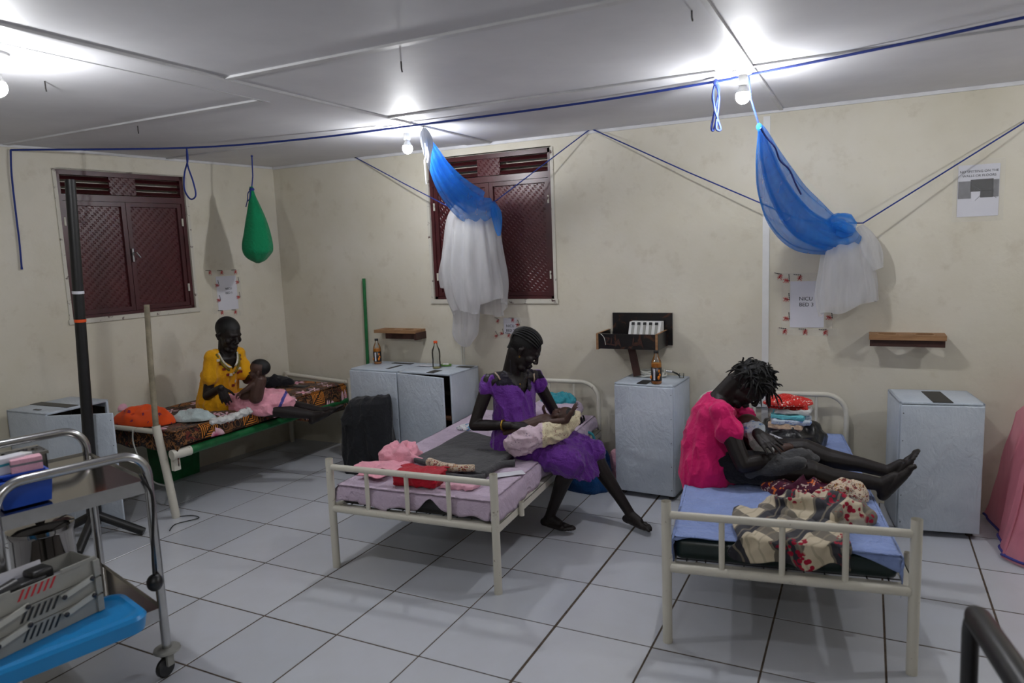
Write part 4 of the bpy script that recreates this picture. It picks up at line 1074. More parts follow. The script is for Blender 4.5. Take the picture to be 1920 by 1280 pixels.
def foot_blob(B, ank, d, up, side, s=1.0):
    # ank ankle centre, d towards the toes, up out of the instep, side: +1 big toe along up x d
    ank = Vector(ank); d = Vector(d).normalized(); up = (Vector(up) - d * Vector(up).dot(d)).normalized(); t = up.cross(d).normalized() * side
    sole = ank - up * .060 * s
    B.cap(sole - d * .038 * s + up * .024 * s, sole - d * .020 * s + up * .026 * s, .026 * s, .030 * s)
    B.cap(ank, sole - d * .025 * s + up * .03 * s, .032 * s, .028 * s); B.cap(ank, ank + d * .07 * s - up * .022 * s, .031 * s, .024 * s)
    B.cap(sole + up * .022 * s, sole + d * .10 * s + t * .018 * s + up * .018 * s, .026 * s, .021 * s); B.cap(sole + up * .020 * s - t * .008 * s, sole + d * .095 * s - t * .022 * s + up * .016 * s, .022 * s, .017 * s)
    B.cap(sole + d * .10 * s + t * .018 * s + up * .018 * s, sole + d * .125 * s + t * .022 * s + up * .015 * s, .019 * s, .016 * s); B.cap(sole + d * .10 * s - t * .02 * s + up * .016 * s, sole + d * .11 * s - t * .022 * s + up * .013 * s, .018 * s, .014 * s)
    for k, (o, st, L, r) in enumerate(((.026, .128, .036, .0125), (.010, .132, .034, .0095), (-.004, .128, .030, .009), (-.017, .120, .026, .0085), (-.029, .110, .022, .008))):
        a = sole + d * st * s + t * o * s + up * .014 * s
        B.cap(a, a + d * L * .6 * s + up * .004 * s, r * s, r * s, 10); B.cap(a + d * L * .6 * s + up * .004 * s, a + d * L * s - up * .003 * s, r * s, r * .9 * s, 10)
def skull_cap(c, P, Q, s, grow=.006, cut=None):
    B = MB()
    B.ell(P(-.012, 0, .040), ((.092 + grow) * s, (.071 + grow) * s, (.080 + grow) * s), Q, 32, 24); B.ell(P(.010, 0, .026), ((.078 + grow) * s, (.063 + grow) * s, (.084 + grow) * s), Q, 32, 24)
    B.cap(P(-.055, 0, .0), P(-.060, 0, -.035), .042 * s, .030 * s)
    return B
def fold_noise(a=.006, f=7, dirv=(1, 1, 1), seed=0):
    dv = Vector(dirv)
    def fn(co, n):
        q = Vector((co.x * dv.x, co.y * dv.y, co.z * dv.z)) * f + Vector((seed, seed * .7, 0))
        v = noise.noise(q + Vector((noise.noise(q * .7), noise.noise(q * .7 + Vector((5, 5, 5))), 0)) * .8)
        return a * ((1 - 2 * min(1, abs(v) * 1.6) ** .6) * .8 + .4 * noise.noise(q * 2.3))
    return fn
def inside(poly, x, y):
    r = False; j = len(poly) - 1
    for i in range(len(poly)):
        (xi, yi), (xj, yj) = poly[i], poly[j]
        if (yi > y) != (yj > y) and x < (xj - xi) * (y - yi) / (yj - yi) + xi: r = not r
        j = i
    return r
_MI = _M.inverted()
def pix(p):
    c = _MI @ (Vector(p) - CAM_L); return 960 + CAM_F * c.x / -c.z, 640 - CAM_F * c.y / -c.z
def cut_out(me, poly):                         # neckline: open the front of a garment inside an outline
    me.update(); bv = BVHTree.FromPolygons([v.co.copy() for v in me.vertices], [tuple(p.vertices) for p in me.polygons])
    bm = bmesh.new(); bm.from_mesh(me); kill = []
    for f in bm.faces:
        c = f.calc_center_median()
        if f.normal.dot(CAM_L - c) > 0 and inside(poly, *pix(c)): kill.append(f)
    bmesh.ops.delete(bm, geom=kill, context='FACES'); m = bpy.data.meshes.new('garment'); bm.to_mesh(m); bm.free(); return m

M['purple'] = cloth('purple_satin', (98, 32, 142), 14, .6, rough=.6, sheen=.2, spec=.35)
M['yoke'] = cloth('black_yoke', (28, 22, 36), 20, .3)
M['lace'] = simple('cream_lace', (190, 168, 148), .8, var=.4, vs=90, bump=.6, bs=200)
M['magenta'] = cloth('magenta_jersey', (214, 24, 104), 8, .45, rough=.7)
M['black_skirt'] = cloth('black_skirt', (26, 26, 32), 14, .4)
M['mustard'] = cloth('mustard_cotton', (222, 160, 18), 8, .45)
M['whitetrim'] = simple('white_neck_trim', (212, 206, 190), .8, var=.2, vs=60)
M['maroonthread'] = simple('maroon_embroidery', (120, 26, 30), .8, var=.2, vs=60)
M['greenthread'] = simple('olive_embroidery', (120, 106, 30), .8, var=.4, vs=80)

# ---- woman in purple on the middle bed
def woman_purple():
    B = MB()
    hc = WY(982, 655, 1.12); yaw, pitch = .34, .62
    P, Q = head_blob(B, hc, yaw, pitch, 0, 1.08)
    nk = V3(.600, 1.12, .958)
    B.cap(nk + V3(0, 0, -.02), P(-.035, 0, -.035), .054, .050); B.cap(nk + V3(.02, 0, -.03), P(-.005, 0, -.05), .046, .044)
    rsh, lsh = WY(918, 714, .985), V3(.70, 1.27, .905); rel, rwr = WY(889, 797, .90), WY(958, 797, .90)
    # torso
    B.loft([(V3(.63, 1.10, .46), V3(.135, 0, 0), V3(0, .175, 0)), (V3(.635, 1.10, .56), V3(.13, .02, 0), V3(-.02, .165, 0)), (V3(.625, 1.10, .66), V3(.10, .02, 0), V3(-.02, .13, 0)),
            (V3(.61, 1.115, .78), V3(.10, -.03, 0), V3(.03, .14, 0)), (V3(.610, 1.125, .87), V3(.098, -.04, 0), V3(.04, .15, 0)), (V3(.600, 1.125, .93), V3(.068, -.03, 0), V3(.03, .11, 0)), (V3(.600, 1.12, .965), V3(.045, 0, 0), V3(0, .055, 0))], 24)
    B.cap(nk + V3(-.01, -.02, -.035), rsh, .05, .046); B.cap(nk + V3(-.0, .02, -.04), lsh, .05, .046)
    B.limb([rsh, lerp(rsh, rel, .5), rel], [.046, .041, .034]); B.limb([rel, lerp(rel, rwr, .35), rwr], [.034, .036, .023])
    hd = (WY(1016, 800, .955) - rwr)
    hand_blob(B, rwr + hd.normalized() * .012, hd, V3(.1, -.35, .9), 1, .92, ((.15, .35, .3), (.25, .4, .3), (.35, .45, .3), (.45, .45, .3)))
    lel, lwr = V3(.80, 1.36, .645), V3(.985, 1.27, .63)
    B.limb([lsh, lel], [.044, .034]); B.limb([lel, lwr], [.034, .024]); hand_blob(B, lwr, V3(.5, -.7, .15), V3(.3, .3, -.8), 1, .92, (.4, .4, .3))
    # legs
    rh, lh = V3(.66, 1.00, .545), V3(.68, 1.20, .545); rk, lk = WY(1074, 868, .97), WY(1112, 848, 1.26); ra, la = V3(.885, 1.01, .085), V3(1.335, 1.225, .085)
    B.limb([rh, lerp(rh, rk, .6), rk], [.085, .072, .056]); B.limb([lh, lerp(lh, lk, .6), lk], [.085, .072, .056])
    def shin(k, a, back):
        m = lerp(k, a, .32) + back
        B.limb([k, m, lerp(k, a, .7) + back * .3, a], [.052, .050, .036, .030])
    shin(rk, ra, V3(-.014, 0, 0)); shin(lk, la, V3(-.014, 0, 0))
    foot_blob(B, ra, V3(1, -.14, 0), V3(0, 0, 1), 1, .98); foot_blob(B, la, V3(.92, -.40, 0), V3(0, 0, 1), -1, .98)
    me = remesh(B, .0042, 5)
    pe = tag(obj('person', me, M['skin'], None, True, 2, base=(.64, 1.1, .47)), 'woman in a purple dress sitting on the middle bed, looking down at her baby', 'person', 'women sitting on the beds')
    # dress
    D = MB()
    D.loft([(V3(.64, 1.095, .475), V3(.155, 0, 0), V3(0, .21, 0)), (V3(.65, 1.095, .54), V3(.16, .02, 0), V3(-.02, .205, 0)), (V3(.645, 1.10, .62), V3(.135, .02, 0), V3(-.02, .175, 0)), (V3(.63, 1.10, .69), V3(.125, .02, 0), V3(-.02, .16, 0)),
            (V3(.62, 1.115, .78), V3(.122, -.03, 0), V3(.03, .160, 0)), (V3(.614, 1.125, .86), V3(.110, -.04, 0), V3(.04, .165, 0)), (V3(.603, 1.125, .92), V3(.080, -.04, 0), V3(.04, .145, 0)), (V3(.600, 1.122, .95), V3(.058, -.02, 0), V3(.02, .085, 0))], 32)
    sd = (rel - rsh).normalized(); D.cap(nk + V3(-.01, -.03, -.042), rsh, .046, .046); D.limb([rsh, rsh + sd * .03, rsh + sd * .055], [.047, .050, .053])
    D.cap(nk + V3(0, .03, -.045), lsh, .05, .052); D.cap(lsh, lsh + V3(.02, .02, -.05), .052, .056)
    D.limb([rh, rk + V3(-.01, 0, .0)], [.118, .088]); D.limb([lh, lk + V3(-.01, 0, .0)], [.118, .088])
    mid = (rk + lk) / 2
    D.loft([(V3(.68, 1.10, .53), V3(0, .17, 0), V3(0, 0, .085)), (lerp(V3(.68, 1.1, .54), mid, .5), V3(0, .19, 0), V3(0, 0, .085)), (mid + V3(-.02, 0, -.01), V3(.02, .19, 0), V3(0, 0, .075)), (mid + V3(.045, .0, -.05), V3(.02, .20, 0), V3(-.03, 0, .075))], 28)
    dm = remesh(D, .007, 6)
    displace(dm, fold_noise(.013, 11, (1.3, 1.3, .4), 2)); dm = cut_out(dm, [(948, 690), (953, 706), (964, 719), (976, 728), (984, 738), (989, 726), (990, 708), (988, 690)])
    chest = Q.col[0]
    def yk(f):
        q = f - V3(.612, 1.125, 0)
        return f.z > .900 - .05 * max(0, q.x / .1) * (1 - min(1, abs(q.y) / .12)) and abs(q.y) < .15
    up, low = split(dm, yk)
    dr = obj('dress', low, M['purple'], pe, True, 2, label='purple satin dress')
    obj('yoke', up, M['yoke'], dr, True, 2, label='black yoke')
    bv = BVHTree.FromPolygons([v.co.copy() for v in dm.vertices], [tuple(p.vertices) for p in dm.polygons])
    def trim(pts, mat, nm, r, par):
        path = []
        for x, y in pts:
            h = bv.ray_cast(CAM_L, ray(x, y).normalized())
            if h[0] is not None: path.append(h[0] + h[1] * .003)
        if len(path) > 1: obj(nm, MB().sweep(path, r, 6), mat, par, True, 2)
    trim([(905, 693), (912, 692), (920, 694), (928, 699), (934, 706), (938, 712)], M['lace'], 'lace_trim', .006, dr)
    trim([(999, 690), (1001, 700), (1002, 710), (1001, 716)], M['lace'], 'lace_trim', .006, dr)
    # cornrows: a close cap and ridges from the brow to the nape
    hb = skull_cap(hc, P, Q, 1.08, .003); hm = remesh(hb, .006, 3)
    Qi = Q.inverted()
    def hairline(f):
        q = Qi @ (f - hc) / 1.08
        return q.z > .055 - q.x * -.35 + (.02 if q.x > .05 else 0) or (q.x < -.02 and q.z > -.03 + (q.x + .02) * .2) or (q.x < .03 and q.z > .03)
    hm, _ = split(hm, hairline)
    hr = obj('hair', hm, M['hair'], pe, True, 2, label='black cornrow braids')
    for k in range(-6, 7):
        a = k * .20; path = []
        for i in range(13):
            t = i / 12; th = lerp(.62, 2.75, t)
            x = math.cos(th) * .099 - .010; z = math.sin(th) * .090 + .036; y = math.sin(a) * .076 * math.sin(th) ** .6; 
            zz = .036 + math.cos(a) * (z - .036)
            path.append(P(x * (1 - .04 * abs(a)), y, zz + .002 * math.sin(i * 3.1)))
        for j in range(3):
            path.append(path[-1] + V3(-.004, 0, -.011))
        obj('braid', MB().sweep(path, [.004] + [.0062 + .0006 * (i % 2) for i in range(len(path) - 2)] + [.002], 7), M['hair'], hr, True, 2)
    for y in (-1, 1):
        e = P(.0, y * .078, -.03)
        obj('earring', MB().sweep([e + V3(.004 * math.cos(a), 0, .006 * math.sin(a) - .006) for a in [i * .63 for i in range(11)]], .0016, 6), M['gold'], pe, True, 2)
        obj('eye', MB().ell(P(.0755, y * .032, -.006), (.0075, .0095, .0032), Q, 12, 8), M['eye'], pe, True, 2)
    w = lerp(rel, rwr, .80); ax = (rwr - rel).normalized(); u = ax.cross(V3(0, 0, 1)).normalized(); v = ax.cross(u)
    br = MB().sweep([w + (u * math.cos(a) + v * math.sin(a)) * .031 for a in [i * 2 * math.pi / 24 for i in range(25)]], .0055, 8, False)
    obj('bracelet', br, M['gold'], pe, True, 2, label='yellow bracelet')
    nl = [P(-.03, -.054, -.085), WY(960, 712, 1.07), WY(970, 722, 1.055), WY(977, 720, 1.06), WY(986, 705, 1.10)]
    obj('necklace', MB().sweep(poly_smooth(nl), .003, 6), M['ink'], pe, True, 2); obj('pendant', MB().ell(WY(975, 720, 1.045), (.006, .004, .006)), M['gold'], pe, True, 2)
    return pe
w2 = woman_purple()

# ---- woman in pink on the right bed
def woman_pink():
    B = MB()
    hc = WY(1402, 722, 1.02); yaw, pitch = .05, 1.0
    P, Q = head_blob(B, hc, yaw, pitch, 0, 1.04)
    nk = V3(1.915, 1.01, .905)
    B.cap(nk + V3(-.02, 0, -.03), P(-.045, 0, -.045), .056, .052); B.cap(nk + V3(.02, 0, -.04), P(-.015, 0, -.06), .048, .044)
    rsh, lsh = V3(1.945, .865, .838), V3(1.955, 1.165, .83); rel = WY(1394, 872, .79); rwr = WY(1462, 858, .89)
    B.loft([(V3(1.85, 1.0, .465), V3(.12, 0, 0), V3(0, .17, 0)), (V3(1.845, 1.0, .55), V3(.12, 0, .02), V3(0, .165, 0)), (V3(1.845, 1.0, .65), V3(.10, 0, 0), V3(0, .135, 0)), (V3(1.865, 1.01, .75), V3(.10, 0, -.01), V3(0, .145, 0)), (V3(1.89, 1.01, .83), V3(.085, 0, -.03), V3(0, .15, 0)), (V3(1.908, 1.01, .88), V3(.06, 0, -.02), V3(0, .10, 0)), (V3(1.92, 1.01, .915), V3(.045, 0, -.02), V3(0, .06, 0))], 24)
    B.cap(nk + V3(0, -.03, -.04), rsh, .05, .05); B.cap(nk + V3(0, .03, -.04), lsh, .05, .05)
    B.limb([rsh, lerp(rsh, rel, .5), rel], [.052, .049, .042]); B.limb([rel, lerp(rel, rwr, .4), rwr], [.042, .042, .029])
    hand_blob(B, rwr, V3(.8, .55, -.15), V3(.1, -.3, .9), 1, .95, (.5, .5, .4))
    lel, lwr = V3(2.09, 1.15, .62), WY(1420, 812, .90)
    B.limb([lsh, lel], [.048, .040]); B.limb([lel, lwr], [.040, .028])
    hd = WY(1463, 852, .775) - lwr
    hand_blob(B, lwr, hd, V3(.35, -.75, .55), 1, 1.0, ((.10, .2, .15), (.08, .2, .15), (.10, .2, .15), (.15, .25, .2)), .16)
    rh, lh = V3(1.88, .90, .555), V3(1.89, 1.09, .555); rk, lk = WY(1520, 884, .88), WY(1508, 842, 1.10); ra, la = WY(1652, 908, .90), WY(1664, 884, 1.04)
    B.limb([rh, lerp(rh, rk, .5), rk], [.088, .078, .060]); B.limb([lh, lerp(lh, lk, .5), lk], [.088, .076, .058])
    for k, a in ((rk, ra), (lk, la)):
        B.limb([k, lerp(k, a, .3) + V3(0, 0, -.016), lerp(k, a, .7), a], [.056, .054, .038, .032])
    fd = WY(1706, 872, .90) - WY(1655, 928, .90); fd2 = WY(1693, 866, 1.04) - WY(1660, 905, 1.04)
    foot_blob(B, ra, fd, V3(-.6, 0, .8), -1, 1.02); foot_blob(B, la, fd2, V3(-.6, 0, .8), 1, 1.0)
    me = remesh(B, .0042, 5)
    pe = tag(obj('person', me, M['skin'], None, True, 2, base=(1.86, 1.0, .47)), 'woman in a bright pink top sitting on the blue bed with her legs stretched out', 'person', 'women sitting on the beds')
    D = MB()
    D.loft([(V3(1.79, .995, .36), V3(.045, 0, 0), V3(0, .19, 0)), (V3(1.80, .995, .42), V3(.085, 0, 0), V3(0, .215, 0)), (V3(1.86, .995, .475), V3(.175, 0, 0), V3(0, .225, 0)), (V3(1.865, .995, .56), V3(.170, 0, .01), V3(0, .215, 0)), (V3(1.858, 1.0, .66), V3(.142, 0, 0), V3(0, .185, 0)), (V3(1.868, 1.01, .75), V3(.128, 0, -.01), V3(0, .175, 0)),
            (V3(1.888, 1.01, .82), V3(.105, 0, -.03), V3(0, .17, 0)), (V3(1.903, 1.01, .87), V3(.078, 0, -.025), V3(0, .125, 0)), (V3(1.91, 1.01, .895), V3(.06, 0, -.02), V3(0, .08, 0))], 32)
    for sh, el in ((rsh, rel), (lsh, lel)):
        d = (el - sh).normalized()
        D.cap(nk + V3(-.01, .03 * (1 if sh is lsh else -1), -.05), sh, .055, .062); D.limb([sh, sh + d * .05, sh + d * .095], [.054, .060, .070])
    dm = remesh(D, .007, 6); displace(dm, fold_noise(.014, 10, (1.2, 1.2, .45), 6))
    bm_ = obj('top', dm, M['magenta'], pe, True, 2, label='bright pink loose top with short sleeves')
    K = MB(); K.limb([rh, lerp(rh, rk, .62)], [.094, .086]); K.limb([lh, lerp(lh, lk, .6)], [.094, .084]); K.ell(V3(1.89, 1.0, .53), (.11, .175, .07))
    km = remesh(K, .009, 5); displace(km, fold_noise(.004, 12, (1, 1, 1), 3)); obj('skirt', km, M['black_skirt'], pe, True, 2, label='short black skirt')
    hb = skull_cap(hc, P, Q, 1.04, .010); hm = remesh(hb, .006, 3); Qi = Q.inverted()
    def hairline(f):
        q = Qi @ (f - hc) / 1.04
        return q.z > .06 + .3 * max(0, q.x - .03) or (q.x < -.015 and q.z > -.05) or (q.x < .045 and q.z > .028)
    hm, _ = split(hm, hairline); displace(hm, fold_noise(.006, 40, (1, 1, 1), 2))
    hr = obj('hair', hm, M['hair'], pe, True, 2, label='short twisted black hair')
    tw = MB(); rr = random.Random(3)
    for k in range(210):
        a = rr.uniform(-math.pi, math.pi); e = rr.uniform(-.25, 1.5)
        loc = V3(math.cos(a) * math.cos(e) * .098 - .008, math.sin(a) * math.cos(e) * .078, math.sin(e) * .088 + .038)
        if loc.x > .055 and loc.z < .06: continue
        nrm = (Q @ V3(loc.x, loc.y, loc.z - .04)).normalized(); p = hc + Q @ (loc * 1.04)
        L = rr.uniform(.03, .055) * (1.9 if (loc.z < .075 or loc.x > .05) and rr.random() < .45 else 1)
        side = nrm.cross(Vector((rr.uniform(-1, 1), rr.uniform(-1, 1), rr.uniform(-1, 1)))).normalized(); path = [p]
        v = (nrm * .55 + side * .8).normalized()
        for i in range(5):
            v = (v + V3(0, 0, -.30) + nrm * .06 + side * rr.uniform(-.3, .3)).normalized(); path.append(path[-1] + v * L / 5)
        tw.sweep(path, [.0052, .0054, .005, .0045, .0038, .002], 5)
    tag(obj('twists', tw, M['hair'], hr, True, 2), kind='stuff')
    for y in (-1, 1): obj('eye', MB().ell(P(.0755, y * .032, -.006), (.0075, .0095, .0032), Q, 12, 8), M['eye'], pe, True, 2)
    nm = MB()
    return pe
w3 = woman_pink()

# ---- woman in yellow on the far bed
def woman_yellow():
    B = MB(); Y0 = 1.02
    hc = WY(428, 627, Y0); yaw, pitch = -.10, .30
    P, Q = head_blob(B, hc, yaw, pitch, 0, 1.10)
    nk = WY(421, 657, Y0)
    B.cap(nk + V3(0, 0, -.04), P(-.03, 0, -.04), .052, .048); B.cap(nk + V3(.02, 0, -.04), P(0, 0, -.06), .044, .042)
    rsh, lsh = WY(399, 669, Y0 - .11), WY(444, 664, Y0 + .11); rel, rwr = WY(389, 742, Y0 - .15), WY(414, 727, Y0 - .22)
    pel = WY(408, 762, Y0); pel.z = max(pel.z, .64); ch = lerp(pel, nk, .6)
    ua = V3(.095, -.03, 0); va = V3(.035, .125, 0)
    B.loft([(pel + V3(0, 0, -.05), ua * 1.15, va * 1.05), (pel + V3(0, 0, .03), ua * 1.1, va * 1.05), (lerp(pel, nk, .4), ua * .9, va * .85), (ch, ua, va * .95), (lerp(pel, nk, .85), ua * .85, va), (nk + V3(0, 0, -.02), ua * .5, va * .45)], 24)
    B.cap(nk + V3(-.01, -.03, -.05), rsh, .05, .046); B.cap(nk + V3(0, .03, -.05), lsh, .05, .046)
    B.limb([rsh, rel], [.046, .036]); B.limb([rel, rwr], [.036, .026])
    hand_blob(B, rwr, WY(424, 752, Y0 - .20) - rwr, V3(.5, -.6, .45), 1, .9, (.25, .3, .3))
    lel, lwr = WY(463, 712, Y0 + .14), WY(486, 700, Y0 + .10)
    B.limb([lsh, lel], [.044, .034]); B.limb([lel, lwr], [.034, .025]); hand_blob(B, lwr, V3(.8, -.4, .15), V3(-.2, .9, .3), 1, .9, (.4, .4, .3))
    k1, k2 = WY(512, 768, 1.10), WY(520, 757, 1.28); a1, a2 = WY(588, 778, 1.22), WY(604, 770, 1.36)
    B.limb([pel + V3(.04, -.08, 0), k1], [.085, .058]); B.limb([pel + V3(.04, .09, 0), k2], [.085, .058])
    B.limb([k1, lerp(k1, a1, .35), a1], [.054, .050, .031]); B.limb([k2, lerp(k2, a2, .35), a2], [.054, .050, .031])
    foot_blob(B, a1, V3(.85, .3, .45), V3(-.5, 0, .85), -1, .95); foot_blob(B, a2, V3(.8, .3, .5), V3(-.5, 0, .85), 1, .95)
    pe = tag(obj('person', remesh(B, .0045, 5), M['skin'], None, True, 2, base=(pel.x, pel.y, .60)), 'woman in an embroidered yellow dress sitting on the far bed against the wall', 'person', 'women sitting on the beds')
    D = MB()
    D.loft([(pel + V3(0, 0, -.045), ua * 1.35, va * 1.2), (pel + V3(.01, 0, .04), ua * 1.3, va * 1.18), (lerp(pel, nk, .4), ua * 1.2, va * 1.08), (ch, ua * 1.2, va * 1.12), (lerp(pel, nk, .82), ua * 1.02, va * 1.12), (lerp(pel, nk, .93), ua * .7, va * .8)], 32)
    for sh, el in ((rsh, rel), (lsh, lel)):
        d = (el - sh).normalized(); D.cap(lerp(nk, sh, .35) + V3(0, 0, -.035), sh, .055, .062); D.limb([sh, sh + d * .06, sh + d * .15], [.056, .060, .068])
    D.limb([pel + V3(.04, -.08, 0), lerp(pel + V3(.04, -.08, 0), k1, .35)], [.10, .08]); D.limb([pel + V3(.04, .09, 0), lerp(pel + V3(.04, .09, 0), k2, .35)], [.10, .08])
    dm = remesh(D, .007, 6); displace(dm, fold_noise(.011, 11, (1.2, 1.2, .45), 11)); dm = cut_out(dm, [(408, 650), (413, 668), (421, 678), (431, 684), (437, 692), (441, 684), (444, 674), (444, 650)])
    bv = BVHTree.FromPolygons([v.co.copy() for v in dm.vertices], [tuple(p.vertices) for p in dm.polygons])
    dr = obj('dress', dm, M['mustard'], pe, True, 2, label='mustard yellow dress')
    def on(x, y):
        h = bv.ray_cast(CAM_L, ray(x, y).normalized()); return (h[0] + h[1] * .003, h[1]) if h[0] is not None else None
    def strip(pts, mat, nm, r):
        path = [q[0] for q in (on(*p) for p in pts) if q]
        if len(path) > 1: obj(nm, MB().sweep(poly_smooth(path, 3), r, 6), mat, dr, True, 2)
    strip([(409, 662), (414, 671), (420, 679), (427, 686), (432, 688), (438, 689)], M['whitetrim'], 'neck_trim', .0075); strip([(444, 660), (445, 670), (444, 678), (441, 685), (437, 691), (438, 699)], M['whitetrim'], 'neck_trim', .0075)
    strip([(405, 664), (412, 676), (420, 686), (430, 694)], M['greenthread'], 'embroidery_band', .009); strip([(448, 664), (448, 676), (445, 688), (440, 698)], M['greenthread'], 'embroidery_band', .009)
    for i, (x, y) in enumerate(((409, 675), (414, 682), (427, 702), (433, 702), (449, 666), (450, 673), (449, 690), (446, 698), (452, 696), (441, 714), (437, 722), (420, 692))):
        q = on(x, y)
        if q: obj('embroidered_square', MB().box((0, 0, 0), (.022, .018, .006), frame(q[0], q[1].cross(V3(0, 0, 1)), q[1])), M['maroonthread'] if i % 3 else M['whitetrim'], dr, True)
    hb = skull_cap(hc, P, Q, 1.10, .004); hm = remesh(hb, .006, 3); Qi = Q.inverted()
    hm, _ = split(hm, lambda f: (lambda q: q.z > .062 or (q.x < -.01 and q.z > -.035) or (q.x < .04 and q.z > .03))(Qi @ (f - hc) / 1.10))
    obj('hair', hm, M['hair'], pe, True, 2, label='closely cropped black hair')
    for y in (-1, 1): obj('eye', MB().ell(P(.0755, y * .032, -.006), (.0075, .0095, .0032), Q, 12, 8), M['eye'], pe, True, 2)
    w = lerp(rel, rwr, .35); return pe, pel, hc
w1, W1PEL, W1HEAD = woman_yellow()

# ------------------------------------------------------------------ babies and their wraps
def blob_cloth(c, r, rz=0.0, seed=0, amp=.02, f=9, flat=.0, n=56, m=36, fold=(1, 1, 1)):
    # a rumpled heap of cloth on a flat base
    c = Vector(c); B = MB(); R = Matrix.Rotation(rz, 3, 'Z'); vs = []
    for i in range(m + 1):
        t = math.pi * .5 * (i / m) if i else .004
        for j in range(n):
            a = 2 * math.pi * j / n
            d = Vector((math.sin(t) * math.cos(a), math.sin(t) * math.sin(a), math.cos(t)))
            q = Vector((d.x * r[0] * fold[0], d.y * r[1] * fold[1], d.z * r[2] * fold[2])) * f + Vector((seed * 3.3, seed, 0))
            w = noise.noise(q + Vector((noise.noise(q * .6), noise.noise(q * .6 + Vector((9, 2, 4))), 0)) * 1.1)
            k = (1 - abs(w) * 2.0) * amp + .45 * amp * noise.noise(q * 2.7)
            rim = 1 + .22 * noise.noise(Vector((math.cos(a) * 1.6 + seed, math.sin(a) * 1.6, seed)))
            p = Vector((d.x * r[0] * rim, d.y * r[1] * rim, r[2] * d.z ** .8 if d.z > 0 else 0))
            p = p + d * k * (.35 + .65 * d.z)
            p.z = max(.001, p.z); vs.append(c + R @ p)
    fs = [(i * n + j, (i + 1) * n + j, (i + 1) * n + (j + 1) % n, i * n + (j + 1) % n) for i in range(m) for j in range(n)] + [tuple(range(n)), tuple(range(m * n + n - 1, m * n - 1, -1))]
    return B.add(vs, fs)
def folded(c, sx, sy, layers, rz=0.0, t=.012, seed=0, mess=.006):
    # a stack of folded cloth layers, each a rounded slab
    B = MB(); Mx = Matrix.Translation(Vector(c)) @ rotz(rz); r = random.Random(seed)
    for k in range(layers):
        o = Vector((r.uniform(-mess, mess), r.uniform(-mess, mess), (k + .5) * t))
        g = MB().box((0, 0, 0), (sx - abs(o.x), sy - abs(o.y), t * 1.02), b=t * .48)
        B.add([(v[0] + o.x, v[1] + o.y, v[2] + o.z + .004 * noise.noise(Vector((v[0] * 9, v[1] * 9, seed)))) for v in g.v], g.f, Mx)
    me_ = remesh(B, .006, 2); return displace(me_, fold_noise(.007, 13, (1, 1, .5), seed))
def spread(c, sx, sy, rz=0.0, seed=0, amp=.008, lift=.004, n=40, hem=.02, th=.004):
    # a single cloth lying flat with ripples and an uneven hem
    R = Matrix.Rotation(rz, 3, 'Z'); c = Vector(c)
    def fn(u, v):
        x = (u - .5) * sx + hem * noise.noise(Vector((v * 4, seed, 0))) * abs(u - .5) * 2; y = (v - .5) * sy + hem * noise.noise(Vector((u * 4, seed + 5, 0))) * abs(v - .5) * 2
        z = lift + amp * (1 + noise.noise(Vector((x * 14 + seed, y * 14, seed)))) * .5 + amp * .5 * (1 - abs(noise.noise(Vector((x * 22 + seed, y * 7, 2)))) * 2) * .5
        return c + R @ Vector((x, y, max(.002, z)))
    return thicken(MB().grid(n, n, fn).mesh(), th)

M['babywrap'] = printed('pale_printed_wrap', (206, 184, 196), [(150, 134, 150), (186, 150, 170)], 26, 14, .22)
M['creamwrap'] = printed('cream_printed_wrap', (214, 204, 172), [(178, 158, 130), (150, 110, 110)], 34, 18, .24)
M['pinkcloth'] = cloth('pink_cloth', (232, 160, 176), 10, .5)
M['palepink'] = cloth('pale_pink_cloth', (224, 170, 186), 10, .45)
M['greywool'] = cloth('grey_wool', (72, 72, 74), 12, .4, 300, rough=.95)
M['redcloth'] = cloth('red_cloth', (176, 22, 44), 12, .45)
M['whitecloth'] = cloth('white_cloth', (206, 206, 204), 14, .5)
M['teal'] = cloth('teal_cloth', (54, 146, 160), 14, .5)
M['printA'] = printed('red_cream_print', (206, 190, 170), [(140, 40, 52), (96, 60, 56), (176, 130, 60)], 30, 16, .34)
M['printB'] = printed('blue_white_print', (196, 206, 216), [(110, 140, 190), (140, 160, 200)], 24, 14, .3)
M['orangecloth'] = printed('orange_print', (212, 76, 26), [(176, 50, 22), (120, 40, 70)], 10, 8, .2)
M['blackbag'] = simple('black_plastic_bag', (22, 22, 25), .3, var=.2, bump=.5, bs=26, dist=.01)
M['redprint'] = printed('red_clothes', (196, 46, 40), [(220, 210, 200), (150, 30, 30)], 30, 16, .26)
M['cyanprint'] = cloth('cyan_baby_clothes', (108, 196, 206), 16, .5)
M['beige'] = cloth('beige_clothes', (190, 164, 140), 16, .5)

